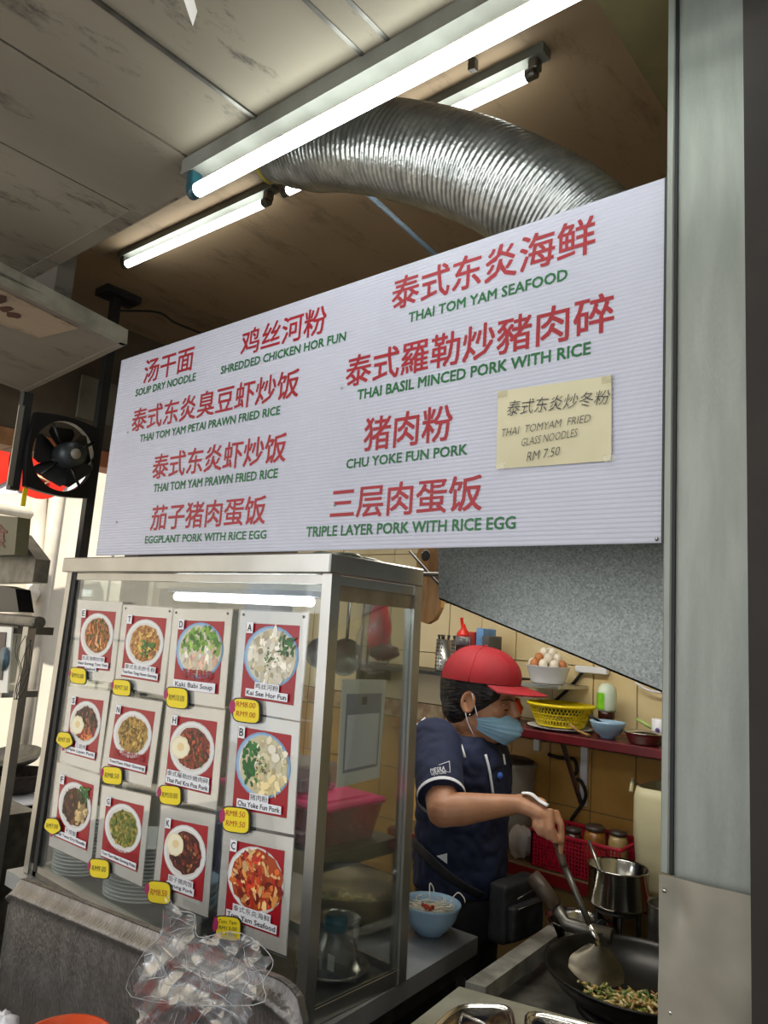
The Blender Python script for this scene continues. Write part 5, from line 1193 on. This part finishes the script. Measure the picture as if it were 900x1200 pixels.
hf=V((math.cos(yaw)*math.cos(pit),math.sin(yaw)*math.cos(pit),math.sin(pit))); hr=V((math.sin(yaw),-math.cos(yaw),0)); hu=hr.cross(hf)
hs_=.0
def HP(f,r,u): return HC+hf*(f*hs)+hr*(r*hs)+hu*(u*hs)
HA=(hf,hr,hu)
def hb2(mb,c,r,n=16): mb.ball(HP(*c),V(r)*hs,n,0,HA)
body=MB(); torso(body,0)
# neck
body.tube([P3(H-.31)+V((0,0,-.03)),NK+V((0,0,.0)),HP(-.015,0,-.06)],[.07,.058,.056],20)
# arms
def arm(mb,S,E,W_,i=0):
    U=S.lerp(E,.5); mb.tube([S+V((0,.01,.0)),S.lerp(E,.25),U,S.lerp(E,.8),E],[.050+i,.052+i,.048+i,.043+i,.041+i],18)
    if i==0:
        mb.ball(E,.0415,14); mb.tube([E,E.lerp(W_,.25),E.lerp(W_,.55),E.lerp(W_,.85),W_],[.040,.041,.033,.026,(.022,.027)],18)
arm(body,SR,ELB,WR_); arm(body,SL,EL,WL)
# legs
for s in (1,-1):
    hp=P3(H-.78)+RT*(.078*s); body.tube([hp+V((0,0,.05)),hp+V((0,0,-.10)),V((hp.x+.02,hp.y,.42)),V((hp.x+.01,hp.y,.25)),V((hp.x,hp.y,.06))],[.088,.085,.055,.052,.036],18)
    body.tube([V((hp.x-.04,hp.y,.035)),V((hp.x+.06,hp.y,.03)),V((hp.x+.15,hp.y,.022))],[.035,.036,.024],12)
# head
hb2(body,(-.012,0,.03),(.094,.076,.092),24); hb2(body,(.030,0,-.030),(.062,.060,.085),20); hb2(body,(.048,0,-.082),(.034,.034,.028)); hb2(body,(.010,.0,-.065),(.055,.056,.045))
hb2(body,(.078,0,.028),(.016,.045,.012)); hb2(body,(.060,.036,-.018),(.026,.022,.022)); hb2(body,(.060,-.036,-.018),(.026,.022,.022))
body.tube([HP(.086,0,.018),HP(.098,0,-.008),HP(.108,0,-.028)],[.009,.010,.014],12); hb2(body,(.092,.012,-.03),(.010,.009,.008),10); hb2(body,(.092,-.012,-.03),(.010,.009,.008),10)
for s in (1,-1):
    n_=14; pts=[HP(-.004+math.cos(t)*.015,s*(.079+.008*max(0,-math.cos(t))),-.008+math.sin(t)*.026) for t in [2*math.pi*k/n_ for k in range(n_+1)]]
    body.tube(pts,.0055,8); hb2(body,(.000,s*.076,-.008),(.013,.006,.024),12)
# right hand round the handle: palm from the wrist, five fingers
KN=onY(640,949,1.795); PM=WR_.lerp(KN,.5)
hd_=(KN-WR_).normalized(); wid=V((.35,-.80,-.35)).normalized(); wid=(wid-hd_*wid.dot(hd_)).normalized(); pn=hd_.cross(wid).normalized()
if pn.z>0: pn=-pn
body.tube([WR_-hd_*.01,WR_.lerp(KN,.35),WR_.lerp(KN,.75),KN],[(.022,.027),(.020,.036),(.019,.040),(.015,.038)],16,up=pn)
def finger(P,r0,mb=body):
    P=[V(p) for p in P]; mb.tube(P,[r0*(1-.09*i) for i in range(len(P))],12)
    mb.ball(P[-1],r0*(1-.09*(len(P)-1)),10)
def fp(px,py,Y): return onY(px,py,Y)
# fingers in image terms; Y grows away from the viewer
finger([fp(628,952,1.765),fp(627,968,1.752),fp(633,977,1.758),fp(641,979,1.775)],.0098)          # little finger
finger([fp(636,949,1.775),fp(636,971,1.758),fp(642,981,1.765),fp(650,981,1.782)],.0106)          # ring finger
finger([fp(644,948,1.785),fp(646,972,1.768),fp(650,985,1.773),fp(657,986,1.790)],.0110)          # middle finger
finger([fp(650,950,1.80),fp(657,966,1.795),fp(658,982,1.795),fp(657,999,1.797)],.0105)          # index finger along the handle
finger([fp(622,948,1.80),fp(638,962,1.822),fp(648,974,1.822),fp(653,984,1.815)],.0115)          # thumb on the far side
# left hand, closed loosely
lh=(WL-EL).normalized(); body.tube([WL,WL+lh*.07],[(.02,.03),(.018,.036)],14)
for k in range(4):
    o_=V((0,-.026+.0175*k,0)); finger([WL+lh*.065+o_,WL+lh*.10+o_+V((0,0,-.005)),WL+lh*.11+o_+V((0,0,-.03)),WL+lh*.09+o_+V((0,0,-.042))],.0095)
finger([WL+V((0,-.03,0)),WL+lh*.04+V((0,-.045,-.015)),WL+lh*.075+V((0,-.04,-.03))],.0105)
remesh(body,'body',.0042,[skin],wm,3)
# white strip over the wrist
P=[fp(612,935,1.765),fp(622,936,1.77),fp(632,944,1.775),fp(642,950,1.78)]
MB().tube([p+V((0,-.0,.012)) for p in catmull(P,4)],[(.003,.012)]*13,10,up=(0,0,1)).build('wrist_strip',wtrim,wm,'white strip over the back of the hand')
# shirt
sh_=MB(); torso(sh_,.013,-.73)
sh_.tube([SR+V((-.0,.008,.012)),SR.lerp(ELB,.3),SR.lerp(ELB,.80)],[.070,.068,.062],22); sh_.tube([SL+V((0,-.02,.012)),SL.lerp(EL,.3),SL.lerp(EL,.62)],[.066,.065,.064],20)
sh_.tube([P3(H-.29)+V((0,0,-.03)),NK+V((.0,0,-.022))],[.084,.058],22)
sh_.ball(SR+V((-.008,.008,.006)),.072,18); sh_.ball(SL+V((-.012,-.02,.005)),.068,16)
def folds(p):
    f_=noise.noise(V((p.x*13,p.y*13,p.z*11+3)))*.009+abs(noise.noise(V((p.x*22+p.z*18,p.y*22,p.z*20-p.x*14))))*.010+noise.noise(V((p.x*50,p.y*50,p.z*30)))*.002
    d=(p-P3(p.z)); d.z=0
    return p+(d.normalized()*f_ if d.length>.01 else V((0,0,0)))
remesh(sh_,'polo_shirt',.006,[navy],wm,3,folds)
# sleeve hem
hd2=(ELB-SR).normalized(); hc=SR.lerp(ELB,.80)
MB().tube([hc-hd2*.006,hc+hd2*.004],[.0645,.0645],30,0,False).tube([hc-hd2*.006,hc+hd2*.004],[.0625,.0625],30,0,False).build('sleeve_hem',wtrim,wm,'white sleeve hem')
# collar
mb=MB(); vs=[];n_=24
for k in range(n_+1):
    a=math.radians(-158+316*k/n_)+math.pi; d=FW*math.cos(a)+RT*math.sin(a); c=NK+V((0,0,.012))
    # open at the front
    vs+=[c+d*.066+V((0,0,.014)),c+d*.077+V((0,0,.008)),c+d*.104+V((0,0,-.036))]
mb.add(vs,[(3*k+j,3*k+3+j,3*k+4+j,3*k+1+j) for k in range(n_) for j in (0,1)],0,True); mb.add([v*1 for v in [p+V((0,0,-.003)) for p in vs]],[(3*k+1+j,3*k+4+j,3*k+3+j,3*k+j) for k in range(n_) for j in (0,1)],0,True)
mb.build('collar',navy,wm)
MB().tube([vs[3*k]+V((0,0,.001)) for k in range(n_+1)],.0022,6).build('collar_edge',wtrim,wm,'white inner collar edge')
def onbody(px,py,extra=.016):   # point of the shirt surface under a pixel (ray against the torso ellipse)
    o=CAM; d=ray(px,py).normalized(); best=None
    for i in range(700):
        t_=1.6+i*.002; p=o+d*t_; c=P3(p.z); zz=p.z-H; a=b=None
        for (z1,a1_,b1_),(z2,a2_,b2_) in zip(TR_[:-1],TR_[1:]):
            if z1<=zz<=z2: s_=(zz-z1)/(z2-z1); a=a1_+(a2_-a1_)*s_+extra; b=b1_+(b2_-b1_)*s_+extra
        if a is None: continue
        q_=p-V((c.x,c.y,p.z)); 
        if (q_.dot(FW)/a)**2+(q_.dot(RT)/b)**2<=1: return p
    return None
def strip(name,pxs,w0,m,label=None,ex=.020,par=None):
    P=[onbody(a,b,ex) for a,b in pxs]; P=[p for p in P if p]
    if len(P)<2: print('strip fail',name); return
    MB().tube(catmull(P,3),[(.003,w0)]*((len(P)-1)*3+1),8,up=(P[0]-P3(P[0].z)).normalized() if len(P)>1 else None).build(name,m,par or wm,label)
strip('placket',[(569,884),(573,900),(576,918),(578,932)],.004,wtrim,'white placket edge')
strip('piping',[(537,862),(541,875),(545,888)],.004,wtrim,'white shoulder piping')
strip('piping',[(590,884),(592,896)],.004,wtrim,'white chest piping')
for (a,b,c_) in (((503,852),(495,864),(489,882)),):
    sa=SR+V((-.008,.008,.006)); P=[]
    for px,py in (a,b,c_):
        dd=ray(px,py).normalized(); t_=(sa-CAM).dot(dd); p=CAM+dd*t_; P.append(sa+(p-sa).normalized()*.075 if (p-sa).length>.03 else sa+V((-.03,-.065,.03)))
    MB().tube(catmull(P,4),[(.003,.007)]*9,8,up=(P[1]-sa).normalized()).build('piping',wtrim,wm,'white back shoulder piping')
p=onbody(586,909,.02)
if p: MB().lathe(p,[(0,.004),(.008,.003),(.010,0)],16,0,(FW*.8+RT*.6)).build('chest_badge',mat('blue_badge',(70,110,200),None,.4),wm)
# sleeve logo, printed lettering on the sleeve surface
def sleevept(px,py,off=.0685):
    dd=ray(px,py).normalized(); ax_=(ELB-SR).normalized(); o=CAM-SR; 
    dp=dd-ax_*dd.dot(ax_); op=o-ax_*o.dot(ax_); A_q=dp.dot(dp);B_q=2*dp.dot(op);C_q=op.dot(op)-off*off; D_=B_q*B_q-4*A_q*C_q
    t_=(-B_q-math.sqrt(D_))/(2*A_q) if D_>0 else -B_q/(2*A_q)
    return CAM+dd*t_
mb=MB(); uv,fs=glyphs('MESRA',0); 
vs=[sleevept(504.5+u*17,905.5-3*u-v*5.0,.0685) for u,v in uv]; mb.add(vs,[f for f in fs],0)
uv,fs=glyphs('VENTURE',0); vs=[sleevept(505.0+u*18,904.5-3*u+4.2-v*3.6+.5,.0685) for u,v in uv]; mb.add(vs,fs,0)
tri=[(514,896.5),(526.5,892),(527.5,905),(516,903)]
for a,b in zip(tri[:3],tri[1:]): 
    mb.tube([sleevept(a[0]+(b[0]-a[0])*t_/4,a[1]+(b[1]-a[1])*t_/4,.069) for t_ in range(5)],.0008,5)
mb.build('sleeve_logo',wtrim,wm,'white lettering in an angled frame on the sleeve')
# shirt tail white vents
for pts in (((512,1003),(524,1000),(524,1012)),((480,1007),(487,1006),(489,1015))):
    P=[onbody(a,b,.024) for a,b in pts]
    if all(P): MB().prism(P,(.001,-.002,0)).build('side_vent',wtrim,wm,'white shirt side vent')
# trousers
tr_=MB(); torso(tr_,.016,-9)
tr2=MB(); rings=[]
for zz,a,b in [(-.84,.118,.150)]+TR_[:2]:
    c=P3(H+zz); rings.append([V((c.x,c.y,H+zz))+FW*(math.cos(2*math.pi*k/28)*(a+.010))+RT*(math.sin(2*math.pi*k/28)*(b+.010)) for k in range(28)])
loft(tr2,rings,True,True)
for s in (1,-1):
    hp=P3(H-.78)+RT*(.078*s); tr2.tube([hp+V((0,0,.03)),hp+V((0,0,-.10)),V((hp.x+.02,hp.y,.42)),V((hp.x+.01,hp.y,.2)),V((hp.x,hp.y,.07))],[.100,.096,.072,.066,.058],18)
remesh(tr2,'trousers',.009,[mat('black_trousers',(16,16,20),(24,24,30),.8,scale=8,bump=.3)],wm,3)
# head things
hair_m=MB(); hb2(hair_m,(-.020,0,.026),(.099,.084,.094),24); hb2(hair_m,(-.050,0,-.035),(.052,.068,.050),18)
hb2(hair_m,(.040,.066,.028),(.022,.010,.030),12); hb2(hair_m,(.040,-.066,.028),(.022,.010,.030),12); hb2(hair_m,(.052,0,.05),(.04,.07,.03),14)
remesh(hair_m,'hair',.0045,[hair],wm,2,lambda p:p+V((1,1,1))*.0015*noise.noise(V((p.x*120,p.y*120,p.z*25))))
capm=mat('red_cap_cotton',(150,13,28),(134,10,24),.75,scale=12,bump=.12,bscale=200)
cp_=MB(); n_=48; rings=[]
cu=.045
for i in range(11):
    ph=i/10*math.pi/2*.985; rz_=math.sin(ph); rr_=math.cos(ph)**.82
    ring=[]
    for k in range(n_):
        a=2*math.pi*k/n_; seam=1-.012*math.exp(-((((a/(math.pi/3))+.5)%1-.5)/.05)**2)*(1 if i<10 else 0)
        fr_=.110 if math.cos(a)>0 else .110
        bulge=1+.05*math.sin(ph*2)*max(0,math.cos(a))
        ring.append(HP(-.008+math.cos(a)*fr_*rr_*seam*bulge,math.sin(a)*.0935*rr_*seam,cu+.094*rz_+ .010*math.cos(a)*(1-rz_)))
    rings.append(ring)
loft(cp_,rings,False,True).build('cap_crown',capm,wm); MB().ball(HP(-.008,0,cu+.094),.006,10).build('cap_button',capm,wm)
mb=MB()
for k in range(6):   # panel seams
    a=math.pi/6+k*math.pi/3; P=[]
    for i in range(9):
        ph=i/8*1.5; P.append(HP(-.008+math.cos(a)*.1105*math.cos(ph)**.82*(1+.05*math.sin(ph*2)*max(0,math.cos(a))),math.sin(a)*.094*math.cos(ph)**.82,cu+.0945*math.sin(ph)+.010*math.cos(a)*(1-math.sin(ph))))
    mb.tube(P,.0009,5)
mb.build('cap_seams',capm,wm)
vs=[];NU_,NV_=26,8
for i in range(NU_+1):
    a=-1.12+2.24*i/NU_
    for k in range(NV_+1):
        v=k/NV_; f0=-.008+math.cos(a)*.112; r0=math.sin(a)*.095; ext=.075*(max(0,math.cos(a*1.25)))**.5
        f1=f0+ext*v; r1=r0*(1+.04*v); u1=cu+.012*math.cos(a)-.003-.008*v*math.cos(a)-.20*(abs(r1)**1.6)*v*1.9
        vs.append(HP(f1,r1,u1))
fs=[(i*(NV_+1)+k,(i+1)*(NV_+1)+k,(i+1)*(NV_+1)+k+1,i*(NV_+1)+k+1) for i in range(NU_) for k in range(NV_)]
MB().add(vs+[v-hu*.003 for v in vs],fs+[tuple(x+len(vs) for x in f[::-1]) for f in fs],0,True).build('cap_brim',capm,wm)
# mask
vs=[];NU_,NV_=30,22
for i in range(NU_+1):
    a=-1.42+2.84*i/NU_
    for k in range(NV_+1):
        v=k/NV_; u_=-.022-.082*v                        # from the nose bridge to under the chin
        u_-= .022*(abs(a)/1.42)**1.5*(1-v) ; u_+=.030*(abs(a)/1.42)**1.5*v
        bul=.088+.022*math.sin(min(1,v*1.25)*math.pi*.82)-.020*max(0,v-.75)*3.0
        f_=.008+(bul)*math.cos(a)**1.0+ (.010*math.exp(-(a/.25)**2)*math.sin(math.pi*min(1,v*1.3)))
        pl_=.004*abs(((v*5)%1)-.5)*2*(1 if .15<v<.85 else 0)
        r_=math.sin(a)*(.0665-.014*v)
        vs.append(HP(f_+pl_*math.cos(a),r_*(1+pl_*4),u_))
fs=[(i*(NV_+1)+k,(i*(NV_+1)+k+1),(i+1)*(NV_+1)+k+1,(i+1)*(NV_+1)+k) for i in range(NU_) for k in range(NV_)]
maskm=mat('blue_mask_fabric',(138,178,204),(126,166,194),.85,scale=20,bump=.1,bscale=120)
MB().add(vs+[v-hf*.0015 for v in vs],[f[::-1] for f in fs]+[tuple(x+len(vs) for x in f) for f in fs],0,True).build('face_mask',maskm,wm)
for s in (1,-1):
    for (f0,u0,f1,u1,f2,u2) in ((.022,-.040,.012,-.006,.004,.016),(.020,-.088,.004,-.060,-.006,-.036)):
        MB().tube(catmull([HP(f0,s*.066,u0),HP(f1,s*.0795,u1),HP(f2,s*.083,u2)],5),[(.0012,.0022)]*11,6).build('ear_loop',wtrim,wm)
# eyes and brows
eyem=mat('eye_white',(200,190,184),None,.3); iris=mat('iris',(28,18,14),None,.2)
for s in (1,-1):
    MB().ball(HP(.075,s*.030,-.006),V((.010,.013,.008))*hs,14,0,HA).build('eye',eyem,wm)
    MB().ball(HP(.0825,s*.030,-.010),V((.004,.0055,.0045))*hs,10,0,HA).build('iris',iris,wm)
    MB().tube(catmull([HP(.074,s*.046,-.008),HP(.084,s*.036,-.0045),HP(.0865,s*.026,-.005),HP(.082,s*.016,-.009)],4),[(.0075,.0028)]*13,8).build('eyelid',skin,wm)
    MB().tube(catmull([HP(.074,s*.047,-.0115),HP(.0855,s*.036,-.0095),HP(.0880,s*.026,-.010),HP(.083,s*.016,-.014)],4),.0017,6).build('lashes',iris,wm)
    MB().tube(catmull([HP(.074,s*.052,.012),HP(.0885,s*.038,.018),HP(.0925,s*.024,.017),HP(.0925,s*.014,.013)],4),[(.0014,.0028)]*13,8).build('eyebrow',hair,wm)
MB().ball(HP(.008,.0865,-.038),.0028,8).build('earring',steel_s,wm)
# waist bag and strap
pbk=onbody(588,1062,.05) or onY(588,1062,1.85)
bg_=thing('waist_bag',pbk,'black zipped waist bag worn at the front of the hips','bag'); bm=mat('black_nylon',(20,20,24),(30,30,34),.7,scale=30,bump=.3)
cc=P3(pbk.z)+FW*.178+RT*.05
mb=MB(); d1=(FW*.25-RT*.97).normalized(); d2=(FW*.97+RT*.25).normalized()
def obox(c,hx_,hy_,hz_,m=0):
    return [c+d1*(a*hx_)+d2*(b*hy_)+V((0,0,e*hz_)) for e in (-1,1) for a,b in ((-1,-1),(1,-1),(1,1),(-1,1))]
for hx_,hy_,hz_,off,nm in ((.085,.028,.075,0,'pouch'),(.075,.012,.045,.040,'front_pocket')):
    c_=cc+d2*(off+.006)+V((0,0,-.02 if off else 0)); ms_=MB().hexa(obox(c_,hx_,hy_,hz_)); 
    remesh(ms_,nm,.006,[bm],bg_,4,lambda p:p+V((1,0,1))*.003*noise.noise(p*30))
MB().tube([cc+d2*.055-d1*.06+V((0,0,.045)),cc+d2*.037+d1*.06+V((0,0,.045))],.002,6).build('zip',steel_d,bg_)
MB().tube([cc+d2*.060-d1*.06+V((0,0,.020)),cc+d2*.060+d1*.06+V((0,0,.020))],.002,6).build('zip',steel_d,bg_)
P=[onbody(a,b,.03) for a,b in ((484,986),(500,1003),(520,1022),(545,1040),(565,1050))]; P=[p for p in P if p]
MB().tube(catmull(P,4),[(.003,.016)]*((len(P)-1)*4+1),10,up=(P[0]-P3(P[0].z)).normalized()).build('strap',bm,bg_)
# clean helper properties
for o in bpy.data.objects:
    if '_abs' in o.keys(): del o['_abs']
